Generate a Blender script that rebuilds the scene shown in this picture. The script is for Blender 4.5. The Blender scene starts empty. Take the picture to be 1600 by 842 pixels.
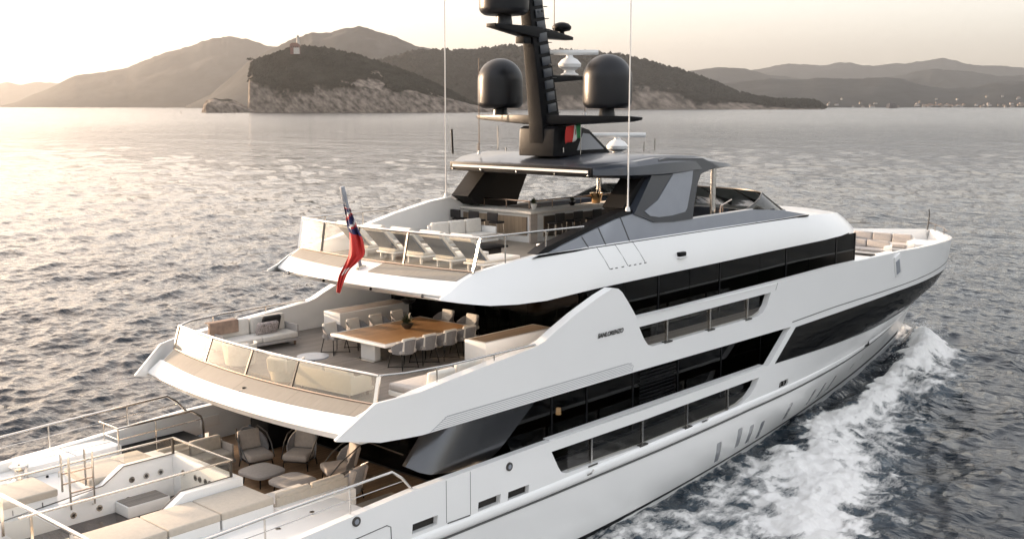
import bpy, bmesh, math, random
import numpy as np
from mathutils import Vector, Matrix
from mathutils.geometry import delaunay_2d_cdt

random.seed(7)
RNG = np.random.default_rng(11)
SC = bpy.context.scene
COL = SC.collection
rad = math.radians

# ------------------------------------------------------------------ camera, sky, sun, exposure
CAM = Vector((-18.465, -26.534, 14.8))
WATER = 0.6
HEADING = 42.3            # view direction, degrees from the yacht's bow (+X) towards port (+Y)
cd = bpy.data.cameras.new('camera'); cam = bpy.data.objects.new('camera', cd); COL.objects.link(cam)
cam.location = CAM
cam.rotation_euler = (rad(90 - 8.56), 0, rad(HEADING - 90))
cd.sensor_width = 36; cd.lens = 38.25; cd.clip_start = 0.3; cd.clip_end = 90000
SC.camera = cam

SUN_AZ, SUN_EL = 104.0, 7.0     # degrees from +X counter-clockwise, and above the horizon
world = bpy.data.worlds.new('World'); SC.world = world; world.use_nodes = True
wn = world.node_tree.nodes; wl = world.node_tree.links
sky = wn.new('ShaderNodeTexSky'); sky.sky_type = 'NISHITA'; sky.sun_disc = False
sky.sun_elevation = rad(SUN_EL); sky.sun_rotation = rad(90 - SUN_AZ)
sky.altitude = 10; sky.air_density = 1.0; sky.dust_density = 3.0; sky.ozone_density = 1.5
hsv = wn.new('ShaderNodeHueSaturation'); hsv.inputs['Saturation'].default_value = 0.80
bg = wn['Background']; bg.inputs['Strength'].default_value = 0.15
gm_ = wn.new('ShaderNodeGamma'); gm_.inputs['Gamma'].default_value = 0.34      # evens the sky out, lifting its darker side to light the hull
wl.new(sky.outputs[0], hsv.inputs['Color']); wl.new(hsv.outputs[0], gm_.inputs['Color']); 
# broad warm glow added to the sky, centred out of view, brightens the water
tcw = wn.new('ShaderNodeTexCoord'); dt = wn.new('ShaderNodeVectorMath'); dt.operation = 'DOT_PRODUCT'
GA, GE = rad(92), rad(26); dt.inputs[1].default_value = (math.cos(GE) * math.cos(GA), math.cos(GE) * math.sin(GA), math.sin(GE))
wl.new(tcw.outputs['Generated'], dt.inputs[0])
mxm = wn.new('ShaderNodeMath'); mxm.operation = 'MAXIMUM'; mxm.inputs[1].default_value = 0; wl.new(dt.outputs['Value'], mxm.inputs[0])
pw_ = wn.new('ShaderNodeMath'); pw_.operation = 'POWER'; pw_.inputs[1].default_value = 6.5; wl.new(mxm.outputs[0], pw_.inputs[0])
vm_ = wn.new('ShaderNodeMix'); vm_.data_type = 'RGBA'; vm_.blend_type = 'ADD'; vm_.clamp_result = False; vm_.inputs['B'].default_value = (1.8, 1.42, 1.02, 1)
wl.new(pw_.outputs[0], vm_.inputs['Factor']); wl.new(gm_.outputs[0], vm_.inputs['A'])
tn_ = wn.new('ShaderNodeMix'); tn_.data_type = 'RGBA'; tn_.blend_type = 'MULTIPLY'; tn_.inputs['Factor'].default_value = 1; tn_.inputs['B'].default_value = (1.0, .925, .885, 1)   # dusk tint
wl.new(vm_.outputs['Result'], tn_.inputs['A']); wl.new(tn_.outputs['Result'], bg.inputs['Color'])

sd = bpy.data.lights.new('sun', 'SUN'); sun = bpy.data.objects.new('sun', sd); COL.objects.link(sun)
sd.energy = 2.0; sd.angle = rad(0.6); sd.color = (1.0, 0.72, 0.48)
sv = Vector((math.cos(rad(SUN_EL)) * math.cos(rad(SUN_AZ)), math.cos(rad(SUN_EL)) * math.sin(rad(SUN_AZ)), math.sin(rad(SUN_EL))))
sun.rotation_euler = sv.to_track_quat('Z', 'Y').to_euler()
sun.location = (0, 60, 60)

SC.view_settings.view_transform = 'Standard'; SC.view_settings.look = 'None'
SC.view_settings.exposure = 3.12; SC.view_settings.gamma = 1.0; SC.view_settings.use_curve_mapping = False
SC.render.engine = 'CYCLES'
cy = SC.cycles
cy.use_denoising = True
try:
    cy.denoiser = 'OPENIMAGEDENOISE'
except Exception:
    pass
cy.max_bounces = 8; cy.diffuse_bounces = 3; cy.glossy_bounces = 4; cy.transmission_bounces = 6
cy.transparent_max_bounces = 12; cy.volume_bounces = 0
cy.caustics_reflective = False; cy.caustics_refractive = False; cy.sample_clamp_indirect = 10.0
SC.render.threads_mode = 'AUTO'

# ------------------------------------------------------------------ materials
def new_mat(name):
    m = bpy.data.materials.new(name); m.use_nodes = True
    return m, m.node_tree.nodes, m.node_tree.links

def pmat(name, col, rough=0.4, metal=0.0, coat=0.0, var=0.0, scale=6.0, bump=0.0, bscale=60.0, spec=0.5, rvar=0.0, sheen=0.0):
    m, n, l = new_mat(name)
    p = n['Principled BSDF']
    p.inputs['Base Color'].default_value = (*col, 1); p.inputs['Roughness'].default_value = rough
    p.inputs['Metallic'].default_value = metal; p.inputs['Coat Weight'].default_value = coat
    p.inputs['Coat Roughness'].default_value = 0.04
    p.inputs['Specular IOR Level'].default_value = spec
    if sheen: p.inputs['Sheen Weight'].default_value = sheen
    tc = n.new('ShaderNodeTexCoord')
    if var or rvar:
        t = n.new('ShaderNodeTexNoise'); t.inputs['Scale'].default_value = scale; t.inputs['Detail'].default_value = 5
        l.new(tc.outputs['Object'], t.inputs['Vector'])
        if var:
            r = n.new('ShaderNodeValToRGB')
            r.color_ramp.elements[0].position = 0.3; r.color_ramp.elements[1].position = 0.7
            r.color_ramp.elements[0].color = (*[c * (1 - var) for c in col], 1)
            r.color_ramp.elements[1].color = (*[min(1, c * (1 + var)) for c in col], 1)
            l.new(t.outputs['Fac'], r.inputs['Fac']); l.new(r.outputs['Color'], p.inputs['Base Color'])
        if rvar:
            mr = n.new('ShaderNodeMapRange'); mr.inputs['To Min'].default_value = max(0, rough - rvar)
            mr.inputs['To Max'].default_value = rough + rvar
            l.new(t.outputs['Fac'], mr.inputs['Value']); l.new(mr.outputs[0], p.inputs['Roughness'])
    if bump:
        t2 = n.new('ShaderNodeTexNoise'); t2.inputs['Scale'].default_value = bscale; t2.inputs['Detail'].default_value = 4
        l.new(tc.outputs['Object'], t2.inputs['Vector'])
        b = n.new('ShaderNodeBump'); b.inputs['Strength'].default_value = bump; b.inputs['Distance'].default_value = 0.02
        l.new(t2.outputs['Fac'], b.inputs['Height']); l.new(b.outputs[0], p.inputs['Normal'])
    return m

def teak_mat(name, c1, c2, axis=1, plank=0.09, rough=0.6):
    m, n, l = new_mat(name); p = n['Principled BSDF']; p.inputs['Roughness'].default_value = rough
    tc = n.new('ShaderNodeTexCoord'); sp = n.new('ShaderNodeSeparateXYZ'); l.new(tc.outputs['Object'], sp.inputs[0])
    d = n.new('ShaderNodeMath'); d.operation = 'DIVIDE'; d.inputs[1].default_value = plank; l.new(sp.outputs[axis], d.inputs[0])
    fr = n.new('ShaderNodeMath'); fr.operation = 'FRACT'; l.new(d.outputs[0], fr.inputs[0])
    lt = n.new('ShaderNodeMath'); lt.operation = 'LESS_THAN'; lt.inputs[1].default_value = min(.09, .009 / plank); l.new(fr.outputs[0], lt.inputs[0])
    fl = n.new('ShaderNodeMath'); fl.operation = 'FLOOR'; l.new(d.outputs[0], fl.inputs[0])
    wn_ = n.new('ShaderNodeTexWhiteNoise'); wn_.noise_dimensions = '1D'; l.new(fl.outputs[0], wn_.inputs['W'])
    mp = n.new('ShaderNodeMapping'); mp.inputs['Scale'].default_value = (2, 30, 2) if axis == 1 else (30, 2, 2)
    l.new(tc.outputs['Object'], mp.inputs[0])
    ns = n.new('ShaderNodeTexNoise'); ns.inputs['Scale'].default_value = 1.5; ns.inputs['Detail'].default_value = 6; l.new(mp.outputs[0], ns.inputs['Vector'])
    ad = n.new('ShaderNodeMath'); ad.operation = 'MULTIPLY_ADD'; ad.inputs[1].default_value = 0.45
    l.new(wn_.outputs['Value'], ad.inputs[0]); l.new(ns.outputs['Fac'], ad.inputs[2])
    r = n.new('ShaderNodeValToRGB'); r.color_ramp.elements[0].position = 0.35; r.color_ramp.elements[1].position = 0.95
    r.color_ramp.elements[0].color = (*c1, 1); r.color_ramp.elements[1].color = (*c2, 1); l.new(ad.outputs[0], r.inputs['Fac'])
    mx = n.new('ShaderNodeMix'); mx.data_type = 'RGBA'; mx.inputs['B'].default_value = (*[c * 0.35 for c in c1], 1)
    l.new(lt.outputs[0], mx.inputs['Factor']); l.new(r.outputs['Color'], mx.inputs['A']); l.new(mx.outputs['Result'], p.inputs['Base Color'])
    return m

def glass_mat(name, tint, ior=1.5, rough=0.02, gloss=(1, 1, 1), boost=1.0, haze=0.0):
    m, n, l = new_mat(name); n.remove(n['Principled BSDF'])
    out = n['Material Output']
    tr = n.new('ShaderNodeBsdfTransparent'); tr.inputs[0].default_value = (*tint, 1)
    gl = n.new('ShaderNodeBsdfGlossy'); gl.inputs['Roughness'].default_value = rough; gl.inputs['Color'].default_value = (*gloss, 1)
    fr = n.new('ShaderNodeFresnel'); fr.inputs['IOR'].default_value = ior
    mu = n.new('ShaderNodeMath'); mu.operation = 'MULTIPLY'; mu.inputs[1].default_value = boost; mu.use_clamp = True
    ge = n.new('ShaderNodeNewGeometry'); iv = n.new('ShaderNodeMath'); iv.operation = 'SUBTRACT'; iv.inputs[0].default_value = 1.0
    l.new(ge.outputs['Backfacing'], iv.inputs[1]); l.new(fr.outputs[0], mu.inputs[0])
    m0 = n.new('ShaderNodeMath'); m0.operation = 'MULTIPLY'; l.new(mu.outputs[0], m0.inputs[0]); l.new(iv.outputs[0], m0.inputs[1]); mu = m0
    mx = n.new('ShaderNodeMixShader'); l.new(mu.outputs[0], mx.inputs[0]); l.new(gl.outputs[0], mx.inputs[2])
    if haze:
        df = n.new('ShaderNodeBsdfTranslucent'); df.inputs[0].default_value = (0.8, 0.78, 0.72, 1)
        d2 = n.new('ShaderNodeBsdfDiffuse'); d2.inputs[0].default_value = (0.8, 0.79, 0.75, 1)
        m3 = n.new('ShaderNodeMixShader'); m3.inputs[0].default_value = 0.5; l.new(df.outputs[0], m3.inputs[1]); l.new(d2.outputs[0], m3.inputs[2])
        m2 = n.new('ShaderNodeMixShader'); m2.inputs[0].default_value = haze
        l.new(tr.outputs[0], m2.inputs[1]); l.new(m3.outputs[0], m2.inputs[2]); l.new(m2.outputs[0], mx.inputs[1])
    else:
        l.new(tr.outputs[0], mx.inputs[1])
    l.new(mx.outputs[0], out.inputs['Surface'])
    return m

def emit_mat(name, col, s):
    m, n, l = new_mat(name); p = n['Principled BSDF']
    p.inputs['Emission Color'].default_value = (*col, 1); p.inputs['Emission Strength'].default_value = s
    p.inputs['Base Color'].default_value = (*col, 1)
    return m

M = dict(
    white=pmat('white_gelcoat', (0.84, 0.84, 0.83), 0.3, coat=0.4, var=0.012, scale=0.35, rvar=0.05, bump=0.004, bscale=1.1),
    white2=pmat('white_deck_paint', (0.74, 0.74, 0.73), 0.5, var=0.03, scale=3, bump=0.05),
    offwhite=pmat('white_liner', (0.70, 0.70, 0.69), 0.5, var=0.03, scale=2),
    greyline=pmat('panel_gap', (0.10, 0.10, 0.10), 0.6),
    black=pmat('black_satin_paint', (0.006, 0.0065, 0.008), 0.38, var=0.1, scale=4, spec=0.14, rvar=0.05),
    blackmat=pmat('black_matt', (0.005, 0.005, 0.0055), 0.6, spec=0.2),
    domeblk=pmat('dome_black_paint', (0.009, 0.010, 0.013), 0.36, var=0.08, scale=3, spec=0.35),
    charcoal=pmat('charcoal_paint', (0.027, 0.033, 0.045), 0.35, coat=0.3, var=0.04, scale=2),
    greymet=pmat('grey_metallic_paint', (0.12, 0.13, 0.15), 0.45, metal=0.1, coat=0.1, var=0.03, scale=2),
    finmet=pmat('graphite_metallic_paint', (0.10, 0.103, 0.11), 0.2, metal=0.9, coat=0.2),
    midgrey=pmat('grey_panel', (0.27, 0.29, 0.33), 0.4, metal=0.1, coat=0.3, var=0.03, scale=2),
    chrome=pmat('polished_steel', (0.62, 0.60, 0.57), 0.16, metal=1.0, var=0.03, scale=8),
    bronze=pmat('bronze_steel', (0.42, 0.33, 0.27), 0.22, metal=1.0),
    darkmet=pmat('dark_steel', (0.10, 0.095, 0.09), 0.3, metal=0.8),
    teak=teak_mat('teak_grey', (0.21, 0.18, 0.145), (0.33, 0.29, 0.24)),
    teakx=teak_mat('teak_strip', (0.24, 0.215, 0.18), (0.33, 0.295, 0.25), axis=1, plank=2.3),
    teakb=teak_mat('teak_brown', (0.20, 0.125, 0.07), (0.32, 0.21, 0.125)),
    deckgrey=teak_mat('deck_weathered', (0.16, 0.14, 0.125), (0.25, 0.225, 0.20)),
    wood=teak_mat('table_oak', (0.31, 0.165, 0.07), (0.45, 0.26, 0.12), plank=0.16, rough=0.35),
    woodd=teak_mat('counter_walnut', (0.20, 0.145, 0.10), (0.31, 0.24, 0.17), plank=0.2, rough=0.4),
    beige=pmat('beige_canvas', (0.46, 0.41, 0.345), 0.85, var=0.06, scale=9, bump=0.25, bscale=140, sheen=0.2),
    cream=pmat('cream_fabric', (0.66, 0.63, 0.58), 0.85, var=0.05, scale=9, bump=0.25, bscale=140, sheen=0.2),
    greyfab=pmat('grey_fabric', (0.36, 0.34, 0.33), 0.9, var=0.08, scale=12, bump=0.3, bscale=160, sheen=0.2),
    taupe=pmat('taupe_fabric', (0.42, 0.37, 0.33), 0.9, var=0.08, scale=12, bump=0.3, bscale=160, sheen=0.2),
    rope=pmat('grey_rope_weave', (0.20, 0.195, 0.20), 0.8, var=0.15, scale=30, bump=0.5, bscale=90),
    whiterope=pmat('white_rope_weave', (0.62, 0.60, 0.55), 0.8, var=0.08, scale=30, bump=0.5, bscale=90),
    blackfab=pmat('black_fabric', (0.02, 0.018, 0.018), 0.85, bump=0.2),
    brownfab=pmat('brown_throw', (0.30, 0.21, 0.16), 0.9, var=0.25, scale=5, bump=0.3),
    slate=pmat('blue_grey_sling', (0.11, 0.13, 0.16), 0.75, var=0.05, scale=10),
    intdark=pmat('dark_interior', (0.014, 0.011, 0.009), 0.6, var=0.3, scale=1.2),
    intwood=pmat('interior_wood', (0.05, 0.032, 0.02), 0.5, var=0.3, scale=1.2),
    tint=glass_mat('black_tinted_glass', (0.05, 0.05, 0.05), ior=1.42, rough=0.012, boost=0.55),
    tint2=glass_mat('smoked_windscreen', (0.16, 0.17, 0.17), ior=1.5, rough=0.02),
    glass=glass_mat('clear_glass', (0.93, 0.92, 0.89), ior=1.45, rough=0.01, boost=1.0),
    frost=glass_mat('hazy_glass', (0.92, 0.89, 0.82), ior=1.5, rough=0.03, boost=1.1, haze=0.07),
    greyglass=pmat('porthole_glass', (0.30, 0.31, 0.33), 0.12, coat=0.5),
    leaf=pmat('plant_leaf', (0.045, 0.06, 0.03), 0.5, var=0.4, scale=20),
    lamp=emit_mat('lit_lamp', (1.0, 0.62, 0.30), 10.0),
    ventline=pmat('vent_groove', (0.30, 0.31, 0.33), 0.6),
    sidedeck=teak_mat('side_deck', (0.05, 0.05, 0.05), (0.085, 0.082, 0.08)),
    strip=pmat('white_light_strip', (0.78, 0.76, 0.73), 0.4),
    radarw=pmat('radar_white', (0.78, 0.78, 0.77), 0.35, coat=0.2),
    pooltile=teak_mat('pool_floor', (0.035, 0.028, 0.026), (0.075, 0.06, 0.055), axis=0, plank=0.5, rough=0.25),
)

# ------------------------------------------------------------------ mesh builder
class B:
    def __init__(s): s.v = []; s.f = []
    def add(s, vs, fs):
        o = len(s.v); s.v += [tuple(map(float, p)) for p in vs]; s.f += [tuple(i + o for i in f) for f in fs]; return s
    def box(s, lo, hi):
        x0, y0, z0 = lo; x1, y1, z1 = hi
        return s.add([(x0, y0, z0), (x1, y0, z0), (x1, y1, z0), (x0, y1, z0), (x0, y0, z1), (x1, y0, z1), (x1, y1, z1), (x0, y1, z1)],
                     [(0, 3, 2, 1), (4, 5, 6, 7), (0, 1, 5, 4), (1, 2, 6, 5), (2, 3, 7, 6), (3, 0, 4, 7)])
    def obox(s, c, sz, rz=0, ry=0, rx=0):      # oriented box
        mt = Matrix.Translation(c) @ Matrix.Rotation(rz, 4, 'Z') @ Matrix.Rotation(ry, 4, 'Y') @ Matrix.Rotation(rx, 4, 'X')
        b = B().box([-q / 2 for q in sz], [q / 2 for q in sz])
        return s.add([mt @ Vector(p) for p in b.v], b.f)
    def bar(s, a, b, w, h):                     # rectangular bar from a to b, w horizontal, h vertical-ish
        a = Vector(a); b = Vector(b); d = (b - a).normalized()
        u = d.cross(Vector((0, 0, 1)))
        if u.length < 1e-3: u = Vector((1, 0, 0))
        u.normalize(); t = u.cross(d)
        vs = [p + u * i * w / 2 + t * j * h / 2 for p in (a, b) for i, j in ((-1, -1), (1, -1), (1, 1), (-1, 1))]
        return s.add(vs, [(0, 1, 2, 3), (7, 6, 5, 4), (0, 4, 5, 1), (1, 5, 6, 2), (2, 6, 7, 3), (3, 7, 4, 0)])
    def tube(s, pts, r, n=8, caps=True):
        pts = [Vector(p) for p in pts]; rs = r if isinstance(r, (list, tuple)) else [r] * len(pts)
        vs = []; fs = []; ref = None
        for i, p in enumerate(pts):
            d = (pts[min(i + 1, len(pts) - 1)] - pts[max(i - 1, 0)]).normalized()
            if ref is None:
                ref = d.cross(Vector((0.13, 0.31, 0.94)))
                if ref.length < 1e-2: ref = d.cross(Vector((1, 0, 0)))
            u = (ref - d * ref.dot(d)).normalized(); w = d.cross(u); ref = u
            vs += [p + (u * math.cos(2 * math.pi * k / n) + w * math.sin(2 * math.pi * k / n)) * rs[i] for k in range(n)]
        for i in range(len(pts) - 1):
            for k in range(n):
                a, b = i * n + k, i * n + (k + 1) % n
                fs.append((a, b, b + n, a + n))
        if caps:
            fs.append(tuple(range(n - 1, -1, -1))); fs.append(tuple((len(pts) - 1) * n + k for k in range(n)))
        return s.add(vs, fs)
    def prism(s, poly, lo, hi, axis):           # polygon in the two other axes, extruded along axis
        n = len(poly)
        def mk(p, t):
            return {'X': (t, p[0], p[1]), 'Y': (p[0], t, p[1]), 'Z': (p[0], p[1], t)}[axis]
        vs = [mk(p, lo) for p in poly] + [mk(p, hi) for p in poly]
        fs = [tuple(range(n)), tuple(range(2 * n - 1, n - 1, -1))] + [(i, i + n, (i + 1) % n + n, (i + 1) % n) for i in range(n)]
        return s.add(vs, fs)
    def lathe(s, prof, c=(0, 0, 0), n=24):
        vs = []; fs = []; m = len(prof)
        for r, z in prof:
            vs += [(c[0] + r * math.cos(2 * math.pi * k / n), c[1] + r * math.sin(2 * math.pi * k / n), c[2] + z) for k in range(n)]
        for i in range(m - 1):
            for k in range(n):
                a, b = i * n + k, i * n + (k + 1) % n
                fs.append((a, b, b + n, a + n))
        fs.append(tuple(range(n - 1, -1, -1))); fs.append(tuple((m - 1) * n + k for k in range(n)))
        return s.add(vs, fs)
    def loft(s, rings, closed=False, caps=False):
        n = len(rings[0]); vs = [p for r in rings for p in r]; fs = []
        for i in range(len(rings) - 1):
            for k in range(n if closed else n - 1):
                a, b = i * n + k, i * n + (k + 1) % n
                fs.append((a, b, b + n, a + n))
        if caps: fs += [tuple(range(n - 1, -1, -1)), tuple((len(rings) - 1) * n + k for k in range(n))]
        return s.add(vs, fs)
    def ball(s, c, r, n=10, sz=1.0):
        prof = [(r * math.sin(math.pi * (i + .001) / n), -r * sz * math.cos(math.pi * i / n)) for i in range(n + 1)]
        prof = [(max(a, 0.001), z) for a, z in prof]
        return s.lathe(prof, c, max(8, n))
    def move(s, mt):
        s.v = [tuple(mt @ Vector(p)) for p in s.v]; return s
    def build(s, name, mat, parent=None, smooth=35, bevel=0.0, seg=2, recalc=True):
        me = bpy.data.meshes.new(name); me.from_pydata(s.v, [], s.f)
        bm = bmesh.new(); bm.from_mesh(me)
        if recalc: bmesh.ops.recalc_face_normals(bm, faces=bm.faces)
        if bevel:
            es = [e for e in bm.edges if len(e.link_faces) == 2 and e.calc_face_angle(0) > rad(28)]
            bmesh.ops.bevel(bm, geom=es, offset=bevel, segments=seg, profile=0.6, affect='EDGES', clamp_overlap=True)
        bm.to_mesh(me); bm.free()
        for m_ in (mat if isinstance(mat, (list, tuple)) else [mat]): me.materials.append(m_)
        if smooth:
            me.shade_smooth(); me.set_sharp_from_angle(angle=rad(smooth))
        o = bpy.data.objects.new(name, me); COL.objects.link(o)
        if parent is not None: o.parent = parent
        return o

def tag(o, label, cat, group=None, kind=None):
    if label: o['label'] = label
    if cat: o['category'] = cat
    if group: o['group'] = group
    if kind: o['kind'] = kind
    return o
def thing(name, label, cat, loc=(0, 0, 0), rz=0.0, group=None):
    o = bpy.data.objects.new(name, None); COL.objects.link(o); o.location = loc; o.rotation_euler = (0, 0, rz)
    o.empty_display_size = 0.3
    return tag(o, label, cat, group)
def copy_tree(o, parent=None):
    c = o.copy(); COL.objects.link(c)
    if parent is not None: c.parent = parent
    for ch in list(o.children): copy_tree(ch, c)
    return c
def place(root, loc, rz, label, used):
    r = root if not used else copy_tree(root)
    used.append(1); r.location = loc; r.rotation_euler = (0, 0, rz); r['label'] = label
    return r

def pip(px, py, poly):
    c = np.zeros(px.shape, bool); n = len(poly); j = n - 1
    for i in range(n):
        xi, yi = poly[i]; xj, yj = poly[j]
        cond = ((yi > py) != (yj > py)) & (px < (xj - xi) * (py - yi) / ((yj - yi) or 1e-12) + xi)
        c ^= cond; j = i
    return c
def densify(poly, d):
    out = []
    for i, a in enumerate(poly):
        b = poly[(i + 1) % len(poly)]
        k = max(1, int(math.ceil(math.hypot(b[0] - a[0], b[1] - a[1]) / d)))
        out += [(a[0] + (b[0] - a[0]) * t / k, a[1] + (b[1] - a[1]) * t / k) for t in range(k)]
    return out
def sheet(outline, holes, d, fmap, thick):
    """Flat outline with holes -> triangulated, mapped by fmap(x, y, inset) to 3D, closed with a rim `thick` deep."""
    polys = [densify(outline, d)] + [densify(h, d * 0.5) for h in holes]
    vs = []; es = []
    for p in polys:
        o = len(vs); vs += p; es += [(o + i, o + (i + 1) % len(p)) for i in range(len(p))]
    xs = [p[0] for p in outline]; ys = [p[1] for p in outline]
    gx, gy = np.meshgrid(np.arange(min(xs) + d * .5, max(xs), d), np.arange(min(ys) + d * .37, max(ys), d))
    gx = gx.ravel(); gy = gy.ravel(); ok = pip(gx, gy, polys[0])
    for p in polys[1:]: ok &= ~pip(gx, gy, p)
    bx = np.array(vs)
    for x, y in zip(gx[ok], gy[ok]):
        if np.min((bx[:, 0] - x) ** 2 + (bx[:, 1] - y) ** 2) > (d * .33) ** 2: vs.append((x, y))
    r = delaunay_2d_cdt([Vector(p) for p in vs], es, [], 0, 1e-5)
    V = np.array([tuple(p) for p in r[0]]); F = [f for f in r[2]]
    cx = np.array([V[list(f)].mean(0) for f in F])
    ok = pip(cx[:, 0], cx[:, 1], polys[0])
    for p in polys[1:]: ok &= ~pip(cx[:, 0], cx[:, 1], p)
    F = [f for f, k in zip(F, ok) if k]
    n = len(V)
    top = [fmap(x, y, 0.0) for x, y in V]; bot = [fmap(x, y, thick) for x, y in V]
    cnt = {}
    for f in F:
        for i in range(len(f)):
            a, b = f[i], f[(i + 1) % len(f)]; cnt[(a, b)] = 1
    fs = list(F) + [tuple(n + i for i in reversed(f)) for f in F]
    for (a, b) in cnt:
        if (b, a) not in cnt: fs.append((b, a, a + n, b + n))
    return top + bot, fs
def mirror_y(vf):
    v, f = vf
    return [(p[0], -p[1], p[2]) for p in v], [tuple(reversed(q)) for q in f]
def rounded(x0, z0, x1, z1, r, lean=0.0, n=4):
    pts = []
    for cx_, cz_, a0 in ((x1 - r, z0 + r, -90), (x1 - r, z1 - r, 0), (x0 + r, z1 - r, 90), (x0 + r, z0 + r, 180)):
        for k in range(n + 1):
            a = rad(a0 + 90 * k / n); z = cz_ + r * math.sin(a)
            pts.append((cx_ + r * math.cos(a) + lean * (z - z0), z))
    return pts
# ------------------------------------------------------------------ the yacht: hull and superstructure
yacht = thing('motor_yacht', 'large white three-deck motor yacht with black radar mast under way', 'yacht')
Y0 = yacht
def P(b, name, mat, parent=None, **k): return b.build(name, mat, Y0 if parent is None else parent, **k)
def interp(x, xs, ys): return float(np.interp(x, xs, ys))
def stem(z): return interp(z, [-1, .6, 3, 5, 6, 7.05, 8.2], [44.2, 45.5, 48.0, 49.6, 50.0, 50.3, 50.5])
def HY(X, z):
    q = interp(z, [.6, 3.5, 4.5, 5.6, 8], [0, .37, .58, .94, 1])
    X0 = 6 + 22 * q ** .8; p = 1.55 + 1.5 * q
    Ym = interp(z, [-.6, .6, 3, 4.7, 6, 8, 9], [5.1, 5.4, 5.8, 5.8, 5.75, 5.70, 5.62])
    t = min(max((X - X0) / (stem(z) - X0), 0), 1)
    y = Ym * (1 - t ** p)
    if z > 5.2 and X < 0.7: y -= .30 * ((.7 - X) / 2.3) ** 1.0 * 2.2
    return max(y, 0)
def hmap(off=0.0):
    def f(X, z, t):
        t *= (.35 if X < .4 else 1.35) if z > 5.9 and X < 10 else 1
        return (X - (t * .6 if X > 44 else 0), -max(HY(X, z) + off - t, 0.0), z)
    return f
shell = [(-10, -.6), (-2, -.6), (10, -.6), (25, -.6), (38, -.6), (44.5, -.6), (45.5, .6), (46.8, 1.8), (48, 3), (48.85, 4), (49.6, 5), (50, 6), (50.3, 7.05),
         (48, 7.13), (46, 7.24), (43, 7.46), (38, 7.74), (32, 7.95), (25, 8.0), (20, 7.92), (10.6, 7.83), (10.15, 8.42), (9.85, 8.78), (9.65, 8.92), (9.35, 8.97),
         (8.66, 8.80), (7.4, 8.40), (6.3, 7.98), (5.9, 7.80), (5.5, 7.70), (2.5, 7.42), (-.5, 7.12), (-1.60, 6.33), (-1.58, 6.28), (-1.0, 6.18), (-.4, 6.06), (2, 6.05), (11, 6.02), (21.2, 5.93),
         (19.4, 4.66), (11, 4.62), (5.7, 4.66), (.4, 4.62), (-3.1, 4.42), (-10, 4.1)]
h_up = [(10.72, 7.50), (11.0, 7.05), (11.22, 6.82), (11.5, 6.72), (15, 6.73), (18.5, 6.75), (18.95, 6.86), (19.25, 7.08), (19.55, 7.55)]
h_lo = [(6.12, 4.32), (6.45, 3.75), (6.6, 3.55), (6.85, 3.45), (11, 3.38), (16.4, 3.42), (17.3, 3.5), (17.95, 3.68), (18.4, 3.95), (18.7, 4.31), (11, 4.27)]
h_win = [(19.85, 4.62), (21.6, 5.86), (25, 5.92), (31.6, 6.06), (38, 6.08), (43, 6.0), (46.5, 5.86), (47.3, 5.7), (46.6, 5.35), (44, 4.98), (40, 4.68), (35, 4.50), (30, 4.46), (25, 4.52)]
slots = [[(x, z), (x + .93, z), (x + .97, z + .27), (x + .03, z + .27)] for x, z in ((.33, 3.42), (2.87, 3.33), (4.13, 3.29))]
fair = [rounded(20.42, 3.5, 21.22, 3.78, .08)]
ports = []
for x, zc in ((16.92, 1.66), (18.45, 1.88), (19.6, 1.72), (20.75, 1.6), (23.4, 1.78), (26.3, 1.75), (27.7, 1.75), (29.1, 1.8)):
    ports.append(rounded(x - .19, zc - .53, x + .19, zc + .53, .08, -.62))
ports_s = [rounded(x - .1, z - .2, x + .1, z + .2, .09, -.6) for x, z in ((31.6, 2.1), (33.0, 2.3))]
holes = [h_up, h_lo, h_win] + slots + fair + ports + ports_s
vf = sheet(shell, holes, .62, hmap(), .24)
b = B(); b.add(*vf); b.add(*mirror_y(vf))
b.prism([(-10, -.6), (-10, 4.05), (-9.8, 4.05), (-9.8, -.6)], -5.1, 5.1, 'Y')
hull = P(b, 'hull', M['white'], smooth=28)

def hull_panel(name, poly, off, mat, thick=.03, d=.6, both=True, parent=hull):
    vf = sheet(poly, [], d, hmap(off), thick); bb = B().add(*vf)
    if both: bb.add(*mirror_y(vf))
    return P(bb, name, mat, parent)
def hull_strip(name, xs, zf, h, off, mat, depth=.05, both=True, parent=hull):
    rings = []
    for X in xs:
        z = zf(X); y0 = HY(X, z); rings.append([(X, -(y0 - .03), z), (X, -(y0 + off), z + .0), (X, -(HY(X, z + h) + off), z + h), (X, -(HY(X, z + h) - .03), z + h)])
    bb = B().loft(rings, closed=True, caps=True)
    if both: bb2 = mirror_y((bb.v, bb.f)); bb.add(*bb2)
    return P(bb, name, mat, parent)
hull_panel('bow_window', [(p[0], p[1]) for p in h_win], -.05, M['tint'], .02)
for p_, nm in [(q, 'porthole') for q in ports + ports_s]:
    hull_panel(nm, p_, -.018, M['greyglass'], .02, .3, both=False)
for q in slots:
    hull_panel('mooring_slot', q, -.16, M['intdark'], .03, .4, both=False)
for q in fair:
    hull_panel('fairlead', q, -.08, M['blackmat'], .03, .3)
for x in (20.62, 20.92):
    bb = B().tube([(x, -(HY(x, 3.6) - .06), 3.52), (x, -(HY(x, 3.6) - .06), 3.76)], .04); P(bb, 'fairlead_roller', M['chrome'], hull)
zr = lambda X: interp(X, [-10, 6, 12, 18, 22, 28, 36, 44, 48], [2.95, 2.94, 2.99, 3.12, 3.12, 3.14, 3.32, 3.7, 3.9]) 
xs_ = list(np.arange(-10, 47.6, 1.0))
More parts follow.
